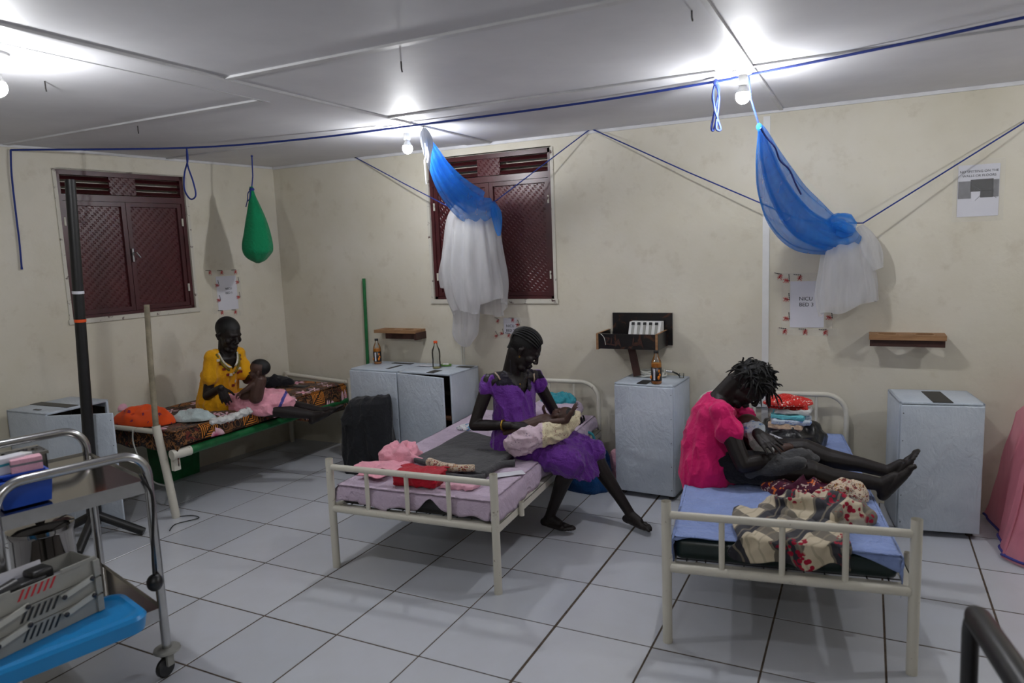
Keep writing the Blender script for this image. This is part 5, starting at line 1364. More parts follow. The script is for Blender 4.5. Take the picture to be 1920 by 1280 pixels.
# baby on the lap of the woman in purple: swaddled, lying on her thighs
def baby_purple():
    B = MB()
    hc = WY(1054, 782, 1.03)
    bd = (WY(1000, 815, .98) - WY(1066, 795, 1.04)).normalized()          # head -> feet
    yaw = math.atan2(-bd.y, -bd.x)
    Q = frame((0, 0, 0), V3(-.25, -.35, 1), -bd).to_3x3()                      # face up, crown away from the feet
    P = lambda x, y, z: hc + Q @ Vector((x, y, z))
    B.ell(P(-.008, 0, .02), (.066, .056, .062), Q); B.ell(P(.012, 0, -.02), (.046, .044, .042), Q)
    B.cap(P(.050, 0, -.012), P(.060, 0, -.02), .007, .008); B.cap(P(.050, -.010, -.038), P(.050, .010, -.038), .006, .006)
    B.ell(P(.036, .024, -.024), (.018, .018, .02), Q); B.ell(P(.036, -.024, -.024), (.018, .018, .02), Q)
    for y in (-1, 1): B.ell(P(-.006, y * .056, -.006), (.012, .006, .018), Q); B.ell(P(.052, y * .02, .0), (.006, .009, .006), Q)
    ch = hc + bd * .11
    B.cap(hc + bd * .05, ch, .030, .048); B.cap(ch, hc + bd * .26, .055, .05); B.cap(hc + bd * .26, hc + bd * .36 + V3(0, 0, .01), .045, .028)
    e = WY(1062, 788, .96); hnd = WY(1072, 772, .955)
    B.limb([ch + V3(.02, -.05, .01), e, hnd], [.022, .019, .014]); hand_blob(B, hnd, WY(1079, 761, .95) - hnd, V3(-.4, -.7, .3), 1, .42, (.15, .2, .2), .2)
    e2 = WY(1030, 783, 1.06); h2 = WY(1023, 777, 1.05); B.limb([ch + V3(0, .05, .02), e2, h2], [.021, .018, .014]); hand_blob(B, h2, V3(-.2, -.1, .6), V3(-.5, -.6, 0), 1, .42, (.5, .5, .4), .1)
    pe = tag(obj('person', remesh(B, .0035, 3), M['babyskin'], None, True, 2), 'baby swaddled in pale printed cloth lying on the lap of the woman in purple', 'person', 'babies with their mothers')
    W = MB()
    a, b, c, d = WY(962, 832, .84), WY(988, 822, .86), WY(1030, 812, .93), WY(1055, 803, 1.0)
    W.limb([a, b, c, d], [.055, .072, .066, .062]); W.limb([WY(965, 840, .86), WY(985, 838, .86)], [.05, .05])
    wm = remesh(W, .006, 4); displace(wm, fold_noise(.010, 16, (1, 1, 1), 5))
    s1_, s2_ = split(wm, lambda f: pix(f)[0] > 1017)
    wr = obj('swaddling', s2_, M['babywrap'], pe, True, 2, label='pale pink cloth printed with grey rosettes')
    obj('shawl', s1_, M['creamwrap'], pe, True, 2, label='cream printed cloth round the shoulders')
    K = MB(); K.limb([WY(1062, 805, 1.0), WY(1076, 790, 1.02), WY(1082, 778, 1.06)], [.034, .036, .026]); km = remesh(K, .006, 3); displace(km, fold_noise(.008, 20, (1, 1, 1), 8)); obj('hood_cloth', km, M['creamwrap'], pe, True, 2)
    hb = MB(); hb.ell(P(-.012, 0, .024), (.066, .059, .064), Q, 28, 20); hm = remesh(hb, .004, 2)
    Qi = Q.inverted(); hm, _ = split(hm, lambda f: (Qi @ (f - hc)).z > .042 or (Qi @ (f - hc)).x < -.03)
    obj('hair', hm, M['hair'], pe, True, 2)
    return pe
baby_purple()

def baby_yellow():
    B = MB(); Y0 = .99
    hc = WY(485, 695, Y0)
    P, Q = head_blob(B, hc, math.radians(212), -.15, 0, .86, True)
    t0, t1 = WY(487, 713, Y0), WY(479, 738, Y0 - .02)
    B.cap(hc + V3(0, 0, -.03), t0, .03, .04); B.cap(t0, lerp(t0, t1, .6), .050, .055); B.cap(lerp(t0, t1, .6), t1 + V3(.0, 0, -.02), .055, .055)
    s = WY(474, 720, Y0 - .05); e = WY(463, 729, Y0 - .08); h = WY(453, 735, Y0 - .10)
    B.limb([s, e, h], [.022, .019, .015]); hand_blob(B, h, h - e, V3(0, -.5, .8), 1, .42, (.4, .4, .3))
    l = WY(456, 742, Y0 - .06); B.limb([t1, l], [.04, .03])
    s2_ = WY(492, 718, Y0 + .05); B.limb([s2_, WY(480, 726, Y0 + .09)], [.022, .018])
    pe = tag(obj('person', remesh(B, .0035, 3), M['babyskin'], None, True, 2), 'bare baby propped up on the lap of the woman in yellow', 'person', 'babies with their mothers')
    hb = MB(); hb.ell(P(-.012, 0, .032), (.086 * .86, .071 * .86, .073 * .86), Q, 28, 20); hm = remesh(hb, .004, 2); Qi = Q.inverted()
    hm, _ = split(hm, lambda f: (Qi @ (f - hc)).z > .058 or (Qi @ (f - hc)).x < -.035); obj('hair', hm, M['hair'], pe, True, 2)
    return pe
baby_yellow()

def baby_pink():
    B = MB()
    hc = WY(1398, 803, 1.0)
    P, Q = head_blob(B, hc, math.radians(170), -.4, .3, .80, True)
    t = WY(1425, 835, .98); B.cap(hc, t, .04, .055); B.cap(t, WY(1455, 845, .98), .055, .045)
    B.limb([WY(1455, 845, .98), WY(1480, 838, 1.0)], [.035, .022])
    pe = tag(obj('person', remesh(B, .004, 3), M['babyskin'], None, True, 2), 'baby held in the arms of the woman in pink, wrapped in a pale cloth', 'person', 'babies with their mothers')
    K = MB(); K.ell(WY(1412, 806, .97), (.062, .052, .055)); K.limb([WY(1415, 815, .94), WY(1428, 832, .93), WY(1440, 842, .96)], [.045, .05, .038])
    km = remesh(K, .006, 3); displace(km, fold_noise(.009, 18, (1, 1, 1), 8))
    u, l = split(km, lambda f: pix(f)[1] < 812)
    obj('cap', u, M['printB'], pe, True, 2, label='white and blue cloth cap'); obj('wrap', l, M['whitecloth'], pe, True, 2, label='white cloth wrap')
baby_pink()

# ------------------------------------------------------------------ cloths on the middle bed
Z2 = ZT2 + .009
def hz(px, py, z): return FZ(px, py, z)
g = MB()
q = [FZ(770, 862, Z2), FZ(868, 812, Z2), FZ(975, 880, Z2), FZ(925, 895, Z2)]
ga, gb, gc, gd = FZ(775, 870, Z2), FZ(875, 815, Z2), FZ(985, 845, Z2), FZ(905, 898, Z2)
def gfn(u, v):
    p = lerp(lerp(ga, gd, u), lerp(gb, gc, u), v)
    return p + V3(0, 0, .012 + .006 * noise.noise(Vector((p.x * 8, p.y * 8, 1))))
gm = thicken(MB().grid(40, 40, gfn).mesh(), .022); gm = evalmesh(gm, [('BEVEL', dict(width=.006, segments=2))])
gb_o = thing('grey_blanket', 'folded dark grey blanket lying on the lilac sheet', 'blanket', (ga + gc) / 2)
obj('spread_layer', gm, M['greywool'], gb_o, True, 2)
obj('rolled_fold', MB().sweep(poly_smooth([FZ(785, 883, Z2 + .02), FZ(830, 893, Z2 + .02), FZ(880, 898, Z2 + .02), FZ(910, 896, Z2 + .02)]), .024, 10), M['greywool'], gb_o, True, 2)
obj('rolled_fold', MB().sweep(poly_smooth([FZ(905, 890, Z2 + .02), FZ(935, 872, Z2 + .02), FZ(965, 868, Z2 + .02)]), .020, 10), M['greywool'], gb_o, True, 2)
pcl = FZ(735, 880, Z2)
pc = thing('pink_cloth', 'crumpled pink cloth heaped on the middle bed near the foot rail', 'cloth', pcl)
obj('heap', blob_cloth(FZ(752, 862, Z2), (.13, .10, .085), .5, 3, .035, 11), M['pinkcloth'], pc, True, 2)
obj('tail', spread(FZ(715, 880, Z2), .30, .16, .3, 4, .03), M['pinkcloth'], pc, True, 2)
obj('twist', MB().sweep(poly_smooth([FZ(760, 850, Z2 + .05), FZ(775, 858, Z2 + .03), FZ(797, 864, Z2 + .02)]), [.03, .03, .028, .026, .024, .022, .02, .018, .016, .015, .014, .012, .010], 10, sx=1.0), M['pinkcloth'], pc, True, 2)
obj('hanging_end', spread(FZ(705, 892, Z2), .16, .14, .1, 14, .02), M['pinkcloth'], pc, True, 2)
rc = FZ(790, 905, Z2)
rp = thing('red_pouch', 'folded red cloth pouch on the middle bed by the foot rail', 'pouch', rc)
obj('pouch_body', folded(rc, .26, .16, 3, .12, .02, 4, .01), M['redcloth'], rp, True, 2); obj('flap', spread(rc + V3(0, 0, .058), .27, .17, .12, 8, .012, .002, 30, .03), M['redcloth'], rp, True, 2)
tag(obj('folded_cloth', folded(FZ(862, 913, Z2), .20, .11, 3, .06, .008, 5), M['palepink'], None, True, 2), 'flat folded pink cloth between the red pouch and the right post', 'cloth')
pr_ = thing('printed_wrap', 'rolled red and cream printed cloth lying on the grey blanket', 'cloth', FZ(848, 872, Z2 + .03))
obj('roll', MB().sweep(poly_smooth([FZ(805, 866, Z2 + .055), FZ(825, 873, Z2 + .056), FZ(855, 877, Z2 + .055), FZ(890, 877, Z2 + .053)], 8), [.026] * 8 + [.024] * 8 + [.020] * 8 + [.018], 12, sx=1.0), M['printA'], pr_, True, 2)
tag(obj('paper_sheet', spread(FZ(955, 890, Z2), .17, .07, .75, 3, .004, .003, 12, 0, .001), M['paper'], None, True), 'white paper lying at the right edge of the lilac sheet', 'paper')
tag(obj('printed_cloth', blob_cloth(FZ(880, 804, Z2), (.085, .05, .025), .2, 6, .012, 16), printed('blue_white_cloth', (206, 206, 210), [(70, 130, 170), (120, 90, 110)], 26, 14, .34), None, True, 2), 'small blue and white printed cloth behind the elbow of the woman in purple', 'cloth')
pw = FZ(1085, 800, .50); pw = M2 @ V3(.72, 1.72, ZT2 + .002)
def pill(c, sx, sy, sz, rz, seed):
    B = MB(); R = Matrix.Rotation(rz, 3, 'Z')
    def fn(i, j, a): return 1
    vs = []; n = 40; m = 24
    g = MB().ell((0, 0, 0), (1, 1, 1), None, n, m)
    for v in g.v:
        x, y, z = v; k = 1 - .25 * (abs(x) ** 4 * abs(y) ** 4)
        p = Vector((math.copysign(abs(x) ** .55, x) * sx, math.copysign(abs(y) ** .55, y) * sy, math.copysign(abs(z) ** .8, z) * sz * (1 - .5 * max(abs(x), abs(y)) ** 4)))
        p *= 1 + .04 * noise.noise(Vector((x * 2 + seed, y * 2, z * 2)))
        vs.append(Vector(c) + R @ (p + Vector((0, 0, sz))))
    return B.add(vs, g.f)
tag(obj('pillow', pill(pw, .19, .15, .07, B2R, 2), M['lilac'], None, True, 2), 'lilac pillow at the head of the middle bed', 'pillow')
tag(obj('teal_cloth', blob_cloth(pw + V3(.02, .02, .125), (.12, .10, .05), .4, 9, .03, 13), M['teal'], None, True, 2), 'teal cloth dropped on the pillow beside the baby in the pale wrap', 'cloth')
# bags behind her legs
bg = FZ(1098, 918, 0)
bb = thing('blue_bag', 'dark blue bag on the floor behind the legs of the woman in purple', 'bag', bg)
bm1 = blob_cloth(bg + V3(0, .06, 0), (.17, .14, .34), .2, 21, .03, 7); obj('sack', bm1, cloth('blue_bag_cloth', (16, 66, 118), 10, .5), bb, True, 2)
obj('handle', MB().sweep(poly_smooth([bg + V3(-.06, .06, .32), bg + V3(-.04, .05, .40), bg + V3(.04, .05, .40), bg + V3(.06, .06, .32)]), .01, 8), M['teal'], bb, True, 2)
pb = FZ(1150, 900, 0)
tag(obj('pink_bundle', blob_cloth(V3(.985, 2.04, 0), (.09, .09, .22), 0, 23, .02, 9), M['palepink'], None, True, 2), 'pink cloth bundle on the floor between the middle bed and the cabinet', 'cloth')

# ------------------------------------------------------------------ cloths on the right bed
Z3 = ZT3 + .009
def check_mat():
    n = N('checked_floral_cloth'); vec = n.coord(rot=(.3, .2, .6))
    sp = n.new('ShaderNodeSeparateXYZ'); n.link(vec, sp.inputs[0])
    def band(o, f, w, off=0): return n.math('LESS_THAN', n.math('FRACT', n.math('ADD', n.math('MULTIPLY', sp.outputs[o], f), off)), w)
    col = n.mix(band(0, 6.5, .42), lin(196, 184, 160), lin(58, 58, 64)); col = n.mix(n.math('MULTIPLY', band(1, 6.5, .42), .75), col, lin(46, 46, 54)); col = n.mix(n.math('MULTIPLY', band(0, 26, .2), .5), col, lin(150, 140, 120))
    mp = n.new('ShaderNodeTexVoronoi'); mp.inputs['Scale'].default_value = 40; n.link(vec, mp.inputs['Vector'])
    reg = n.ramp(n.noise(5.5, 1, vec), [(.57, (0, 0, 0)), (.59, (1, 1, 1))])
    col = n.mix(n.math('MULTIPLY', n.math('LESS_THAN', mp.outputs['Distance'], .42), reg), col, lin(150, 20, 48))
    n.base(col); n.set(.85, 0, .2, .1); n.bump(n.noise(10, 3, vec, .5, .6), .5, .012); return n.m
M['check'] = check_mat()
cl = thing('clothes_pile', 'heap of checked and flowered clothes spilling over the foot rail of the blue bed', 'clothes', FZ(1520, 950, Z3))
obj('checked_wrap', blob_cloth(FZ(1525, 970, Z3), (.22, .13, .085), .25, 31, .045, 10), M['check'], cl, True, 2)
obj('plum_wrap', blob_cloth(FZ(1500, 925, Z3), (.17, .09, .075), .1, 34, .03, 11), printed('plum_print', (74, 24, 48), [(216, 110, 50), (190, 170, 160)], 18, 12, .26), cl, True, 2)
obj('printed_wrap', blob_cloth(FZ(1585, 935, Z3), (.11, .07, .07), .6, 36, .03, 12), M['printA'], cl, True, 2)
# the end that hangs down inside the foot rail
hb_ = M3 @ V3(.60, .03, 0)
def hang(u, v):
    rip = .010 * math.sin(u * 17) + .012 * noise.noise(Vector((u * 9, v * 5, 3)))
    x = lerp(.27 + .05 * noise.noise(Vector((v * 3, 2, 0))), .72 + .06 * noise.noise(Vector((v * 3, 7, 0))), u)
    if v < .5: q = v / .5; L = V3(x, lerp(.30, .035, q), lerp(.52, .486, q) + abs(rip))
    else: q = (v - .5) / .5; L = V3(x, .030 + rip * .8 - .012, lerp(.486 + abs(rip), .395 + .05 * noise.noise(Vector((u * 4, 1, 1))), q))
    return M3 @ L
obj('hanging_end', thicken(MB().grid(60, 30, hang).mesh(), .006), M['check'], cl, True, 2)
gl = thing('lap_blanket', 'grey blanket folded over the lap of the woman in pink', 'blanket', WY(1460, 870, .9))
lap = MB(); pts_ = [(1385, 878, .90, .038), (1420, 874, .86, .042), (1460, 866, .86, .044), (1500, 856, .92, .042), (1525, 858, .98, .03)]
lap.limb([WY(x, y, Y) for x, y, Y, r in pts_], [r for *_, r in pts_]); lap.limb([WY(1400, 884, .84), WY(1450, 880, .82), WY(1500, 868, .83)], [.03, .036, .03]); lap.limb([WY(1420, 868, 1.0), WY(1480, 860, 1.02), WY(1515, 862, 1.04)], [.05, .055, .04])
lm_ = remesh(lap, .007, 4); displace(lm_, fold_noise(.010, 11, (.6, 1, 1.3), 4)); obj('blanket', lm_, M['greywool'], gl, True, 2)
bag_ = FZ(1480, 835, Z3)
cb = thing('clothes_bag', 'black plastic bag full of folded baby clothes at the head of the blue bed', 'bag', bag_)
obj('plastic_bag', blob_cloth(bag_, (.20, .15, .17), .1, 41, .03, 9), M['blackbag'], cb, True, 2)
zt = .13
for k, (mt_, dx, sx, nm) in enumerate((('beige', .0, .20, 'beige_clothes'), ('printB', .02, .22, 'blue_white_clothes'), ('cyanprint', .0, .20, 'cyan_clothes'), ('whitecloth', .03, .20, 'white_clothes'), ('redprint', .0, .23, 'red_clothes'))):
    obj(nm, folded(bag_ + V3(-.01 + dx, -.06 + .01 * k, zt + k * .028), sx, .16, 2, .1 * math.sin(k * 2.1), .015, 60 + k, .01), M[mt_], cb, True, 2)
obj('red_top', blob_cloth(bag_ + V3(-.01, -.03, zt + .135), (.125, .09, .04), .2, 45, .02, 14), M['redprint'], cb, True, 2)
wp_ = thing('white_leaflet', 'white printed leaflet leaning between the baby and the black clothes bag', 'paper', FZ(1455, 822, Z3 + .03))
obj('sheet', thicken(MB().grid(8, 5, lambda u, v: WY(lerp(1443, 1478, u), lerp(811, 826, u) + lerp(0, 10, v), 1.16 - .02 * v)).mesh(), .0015), M['paper'], wp_, True)
for k in range(4):
    a = .18 + k * .2
    obj('print_mark', MB().sweep([WY(lerp(1443, 1478, a), lerp(811, 826, a) + 3, 1.154), WY(lerp(1443, 1478, a) + 3, lerp(811, 826, a) + 7, 1.148)], .003, 5), M['ink'], wp_, True)

# ------------------------------------------------------------------ cloths on the far bed
Z1 = .606
ob = FZ(272, 792, Z1)
tag(obj('orange_bundle', blob_cloth(ob, (.21, .12, .10), .15, 51, .03, 7), M['orangecloth'], None, True, 2), 'orange printed cloth bundle at the foot of the far bed', 'cloth')
tag(obj('pale_cloth', blob_cloth(FZ(362, 786, Z1), (.15, .085, .055), .35, 53, .025, 12), cloth('pale_blue_cloth', (178, 192, 192), 12, .5), None, True, 2), 'pale blue crumpled cloth beside the orange bundle', 'cloth')
WRM = remesh(MB().sweep(poly_smooth([FZ(395, 790, Z1 + .02), FZ(420, 786, Z1 + .022), FZ(445, 779, Z1 + .026), FZ(468, 768, Z1 + .036)]), .023, 12, sx=1.3), .006, 2); displace(WRM, fold_noise(.012, 24, (1, 1, 1), 3))
tag(obj('white_roll', WRM, M['whitecloth'], None, True, 2), 'white rolled cloth lying in front of the woman in yellow', 'cloth')
tag(obj('red_rag', blob_cloth(FZ(467, 764, Z1 + .002), (.045, .04, .07), 0, 57, .015, 16), M['redcloth'], None, True, 2), 'small red cloth on the white rolled cloth', 'cloth')
tag(obj('old_pink_cloth', blob_cloth(FZ(216, 768, Z1 + .012), (.10, .06, .05), .3, 59, .02, 12), M['palepink'], None, True, 2), 'pink cloth behind the orange bundle by the side wall', 'cloth') 
tw_ = thing('pink_towel', 'pink towel with a purple stripe over the legs of the woman in yellow', 'towel', FZ(500, 760, Z1))
T = MB(); T.limb([WY(432, 752, .98), WY(470, 752, 1.02), WY(505, 752, 1.10), WY(535, 755, 1.17)], [.07, .085, .082, .07]); T.limb([WY(445, 748, 1.15), WY(490, 745, 1.22), WY(528, 747, 1.30)], [.075, .08, .07]); T.limb([WY(440, 762, .95), WY(500, 770, 1.03)], [.05, .05])
tm = remesh(T, .007, 4); displace(tm, fold_noise(.012, 12, (.8, .8, 1.2), 9))
def stripe(f): x, y = pix(f); s_ = x + .45 * (y - 750); return 527 < s_ < 533
sm_, rest = split(tm, stripe); obj('towel_cloth', rest, M['pinkcloth'], tw_, True, 2); obj('stripe', sm_, M['bluestripe'], tw_, True, 2)
ph = FZ(565, 725, Z1 + .004)
tag(obj('mobile_phone', MB().box((ph.x, ph.y, Z1 + .008), (.14, .07, .012), b=.005), M['darksteel'], None, True, True), 'dark mobile phone lying on the printed blanket', 'phone')
kb = FZ(515, 722, Z1 + .01)
tag(obj('black_wrap', blob_cloth(kb, (.16, .07, .07), .5, 61, .025, 10), M['black_skirt'], None, True, 2), 'black folded wrap on the printed blanket behind the baby', 'cloth')

# ------------------------------------------------------------------ steel trolley in the foreground
D1 = V3(-.258, -.966, 0).normalized(); D2 = V3(-.966, .258, 0).normalized(); UPZ = V3(0, 0, 1)
T0 = V3(.0, -.98, 0)
tr_ = thing('steel_trolley', 'stainless steel trolley with tube ends at the left edge', 'trolley', T0)
TW, TL = .52, .70
for k in (0, 1):
    a = T0 + D2 * TL * k; b = a + D1 * TW
    fr_ = obj('end_frame', MB().sweep(arch(a, b, .115, .972, .10, 10), .0185, 14), M['steel'], tr_, True, True)
    for q in (a, b):
        cs = obj('bumper', MB().lathe([(.02, .128), (.052, .124), (.055, .116), (.045, .108), (.018, .104)], 20, Matrix.Translation(q)), M['grey'], tr_, True, True)
        obj('caster_fork', MB().box(q + V3(.012, 0, .08), (.012, .03, .06)).box(q + V3(-.022, 0, .08), (.006, .03, .06)).sweep([q + UPZ * .10, q + UPZ * .12], .014, 10), M['grey'], cs, True)
        obj('wheel', MB().lathe([(.012, -.012), (.036, -.012), (.042, -.006), (.042, .006), (.036, .012), (.012, .012)], 20, Matrix.Translation(q + V3(-.006, -.012, .043)) @ Matrix.Rotation(math.pi / 2, 4, 'Y')), M['black'], cs, True, True)
def slab(z, mat, name, lip=.045):
    c = [T0, T0 + D1 * TW, T0 + D1 * TW + D2 * TL, T0 + D2 * TL]; m = MB()
    m.add([p + UPZ * (z) for p in c] + [p + UPZ * (z - .004) for p in c], [(3, 2, 1, 0), (4, 5, 6, 7)] + [(i, (i + 1) % 4, 4 + (i + 1) % 4, 4 + i) for i in range(4)])
    o = obj(name, m, mat, tr_, True)
    l = MB()
    for i in range(4):
        p, q = c[i], c[(i + 1) % 4]; n_ = (q - p).normalized().cross(UPZ) * -.004
        l.add([p + UPZ * (z + .008), q + UPZ * (z + .008), q + UPZ * (z - lip), p + UPZ * (z - lip), p + n_ + UPZ * (z + .008), q + n_ + UPZ * (z + .008), q + n_ + UPZ * (z - lip), p + n_ + UPZ * (z - lip)],
              [(0, 1, 2, 3), (7, 6, 5, 4), (0, 4, 5, 1), (3, 2, 6, 7)])
    obj('shelf_lip', l, M['steel'], o, True); return o
slab(.85, M['mirror'], 'top_shelf'); slab(.30, M['mirror'], 'lower_shelf')
bp = T0 + UPZ * .43 + V3(.012, -.03, 0)
rb_ = thing('rubber_bulb', 'black rubber bulb hanging by its tube on the trolley post', 'bulb', bp)
obj('bulb', MB().ell(bp, (.032, .032, .036)), M['black'], rb_, True, 2)
obj('tube', MB().sweep(poly_smooth([bp + UPZ * .03, bp + V3(.01, 0, .15), T0 + V3(.028, -.01, .78), T0 + V3(.01, -.028, .86), T0 + V3(-.022, -.02, .88)]), .0055, 8), M['black'], rb_, True, True)

# things on the trolley
tb = FZ(44, 958, .86)
def tub(c, ex, ey, lx, ly, h, t, mat, name, parent, rim=.008):
    ex = Vector(ex).normalized(); ey = Vector(ey).normalized(); c = Vector(c); m = MB()
    def ring(sx, sy, z): return [c + ex * (sx * a * lx / 2) + ey * (sy * b * ly / 2) + UPZ * z for a, b in ((-1, -1), (1, -1), (1, 1), (-1, 1))]
    rs = [ring(.9, .9, 0), ring(1, 1, h), ring(1 + rim / lx * 2, 1 + rim / ly * 2, h), ring(1 + rim / lx * 2, 1 + rim / ly * 2, h + .006), ring(1 - t / lx * 2, 1 - t / ly * 2, h + .006), ring(.9 - t / lx * 2, .9 - t / ly * 2, t)]
    vs = [p for r_ in rs for p in r_]; fs = [(0, 3, 2, 1), (20, 21, 22, 23)]
    for i in range(5): fs += [(i * 4 + j, i * 4 + (j + 1) % 4, (i + 1) * 4 + (j + 1) % 4, (i + 1) * 4 + j) for j in range(4)]
    return obj(name, m.add(vs, fs), mat, parent, True)
bt = thing('blue_tub', 'blue plastic tub holding packets on the trolley top', 'tub', FZ(40, 955, .856))
cB = T0 + D1 * .40 + D2 * .17 + UPZ * .856
tub(cB, D2, D1, .22, .17, .10, .004, M['bluetub'], 'tub_wall', bt)
tub(cB + D2 * .02 + UPZ * .10, D2, D1, .18, .13, .015, .004, M['bluetub'], 'inner_tray', bt)
for k, (o1, o2, mt_, h) in enumerate(((-.05, -.02, 'palepink', .05), (-.02, .03, 'paper', .06), (.04, -.01, 'whitecloth', .045), (.0, .0, 'paper', .03))):
    pk = thing('packet', ['pale pink carton standing in the blue tub', 'white packet leaning at the rim of the blue tub', 'white dressing packet inside the blue tub', 'flat white packet at the bottom of the blue tub'][k], 'packet', cB + D1 * o2 + D2 * o1 + UPZ * .12, 0, 'packets in the blue tub')
    obj('carton', MB().box((0, 0, h / 2), (.10, .055, h), rotz(1.2 + .3 * k), b=.003), M[mt_], pk, False)
    obj('print_band', MB().box((0, 0, h * .6), (.101, .056, h * .16), rotz(1.2 + .3 * k)), M['teal' if k % 2 else 'photo_grey'], pk, False)
ms = T0 + D1 * .30 + D2 * .58 + UPZ * .856
mt2 = thing('metal_rack', 'flat metal rack with round holes on the trolley top', 'rack', ms)
rk_ = board_holes(.34, .16, .012, (.06, .17, .28), .042); Mr = frame(ms + D2 * .10 - D1 * .10 + UPZ * .075, D1, UPZ)
q_ = MB(); q_.add(rk_.v, rk_.f, Mr); obj('perforated_plate', q_, M['steel'], mt2, True)
for dx in (.01, .33):
    q_ = MB(); q_.box((dx, .08, -.04), (.006, .15, .085), Mr); obj('rack_leg', q_, M['darksteel'], mt2, True)
sb = T0 + D1 * .27 + D2 * .50 + UPZ * .302
bn = thing('steel_drum', 'polished steel drum standing on the lower trolley shelf', 'drum', sb)
obj('drum', MB().lathe([(.115, 0), (.12, .01), (.12, .30), (.124, .305), (.124, .315), (.118, .318)], 32, Matrix.Translation(sb)), M['mirror'], bn, True, True)
obj('lid', MB().lathe([(.126, .316), (.126, .33), (.10, .345), (.02, .35), (.018, .37), (.001, .372)], 32, Matrix.Translation(sb)), M['mirror'], bn, True, True)

# ------------------------------------------------------------------ blue table with the grey box
tc = V3(.255, -1.215, 0)
tb_ = thing('blue_table', 'bright blue plastic table top in the near left corner', 'table', tc + D1 * .5 + D2 * .25)
def rrect(w, l, r, n=6):
    pts = []
    for cx, cy, a0 in ((w - r, l - r, 0), (r, l - r, 90), (r, r, 180), (w - r, r, 270)):
        for i in range(n + 1): a = math.radians(a0 + 90 * i / n); pts.append((cx + r * math.cos(a), cy + r * math.sin(a)))
    return pts
def tpt(x, y, z): return tc + D2 * x + D1 * y + UPZ * z
TWd, TLn = .275, 1.05
m = MB(); rings = [(0, .39), (-.008, .44), (.0, .452), (.02, .456), (.028, .450), (.04, .450)]
vs = []
base_ = rrect(TWd, TLn, .06); cx_, cy_ = TWd / 2, TLn / 2; nn = len(base_)
for ins, z in rings:
    for x, y in base_:
        sx = (TWd / 2 - ins) / (TWd / 2); sy = (TLn / 2 - ins) / (TLn / 2); vs.append(tpt(cx_ + (x - cx_) * sx, cy_ + (y - cy_) * sy, z))
fs = [(i * nn + j, i * nn + (j + 1) % nn, (i + 1) * nn + (j + 1) % nn, (i + 1) * nn + j) for i in range(len(rings) - 1) for j in range(nn)] + [tuple(range((len(rings) - 1) * nn, len(rings) * nn))]
obj('table_top', m.add(vs, fs), M['cyan'], tb_, True, True)
for x in (.05, TWd - .05):
    for y in (.48, TLn - .08):
        obj('leg', MB().sweep([tpt(x, y, .44), tpt(x, y, 0)], [.03, .022], 12), M['cyan'], tb_, True, True)

Bo = V3(.065, -1.262, .452); E1 = V3(.0, -1, 0); E2 = V3(-1, 0, 0)
gx = thing('grey_case', 'open grey plastic case with folding side arms on the blue table', 'case', Bo + E1 * .2 + E2 * .14)
Mg = Matrix.Translation(Bo) @ Matrix((( 0, -1, 0, 0), (-1, 0, 0, 0), (0, 0, 1, 0), (0, 0, 0, 1)))   # local x = along E1, y = along E2 (depth)
LG, DG, HG = .42, .165, .205
def gm_(name, mb, mat, parent=gx, smooth=False):
    q = MB(); q.add(mb.v, [tuple(reversed(f)) for f in mb.f], Mg); return obj(name, q, mat, parent, True, smooth)
t_ = .006
for k in range(3):
    z0 = k * .068; h = .064
    sh_ = MB().box((LG / 2, t_ / 2 + .002 * k, z0 + h / 2), (LG, t_, h)).box((LG / 2, DG - t_ / 2, z0 + h / 2), (LG, t_, h)).box((t_ / 2, DG / 2, z0 + h / 2), (t_, DG, h)).box((LG - t_ / 2, DG / 2, z0 + h / 2), (t_, DG, h)).box((LG / 2, DG / 2, z0 + .004), (LG - .01, DG - .01, .006))
    tr2 = gm_('tier', sh_, M['grey'])
    rbm = MB().box((.012, -.004, z0 + h / 2), (.022, .010, h - .004)).box((LG - .012, -.004, z0 + h / 2), (.022, .010, h - .004)); 
    gm_('corner_rib', MB().box((.012, -.004, z0 + h / 2), (.022, .010, h - .004)), M['grey'], tr2); gm_('corner_rib', MB().box((LG - .012, -.004, z0 + h / 2), (.022, .010, h - .004)), M['grey'], tr2)
    if k < 2:
        for i in range(6):
            a0 = .15 + i * .021
            gm_('slot', MB().add([(a0, -.0008, z0 + .058), (a0 + .009, -.0008, z0 + .058), (a0 + .032, -.0008, z0 + .018), (a0 + .023, -.0008, z0 + .018)], [(0, 1, 2, 3)]), M['black'], tr2)
    else:
        for i in range(6):
            a0 = .15 + i * .021
            gm_('red_mark', MB().add([(a0, -.0008 + .004, z0 + .062), (a0 + .009, -.0008 + .004, z0 + .062), (a0 + .030, -.0008 + .004, z0 + .026), (a0 + .021, -.0008 + .004, z0 + .026)], [(0, 1, 2, 3)]), M['red'], tr2)
    if k == 2:
        gm_('lip', MB().box((LG * .17, .002, z0 + h + .005), (LG * .3, .006, .014)), M['grey'], tr2); gm_('lip', MB().box((LG * .85, .002, z0 + h + .005), (LG * .26, .006, .014)), M['grey'], tr2)
    else: gm_('lip', MB().box((LG / 2, .0, z0 + h), (LG - .02, .004, .004)), M['grey'], tr2)
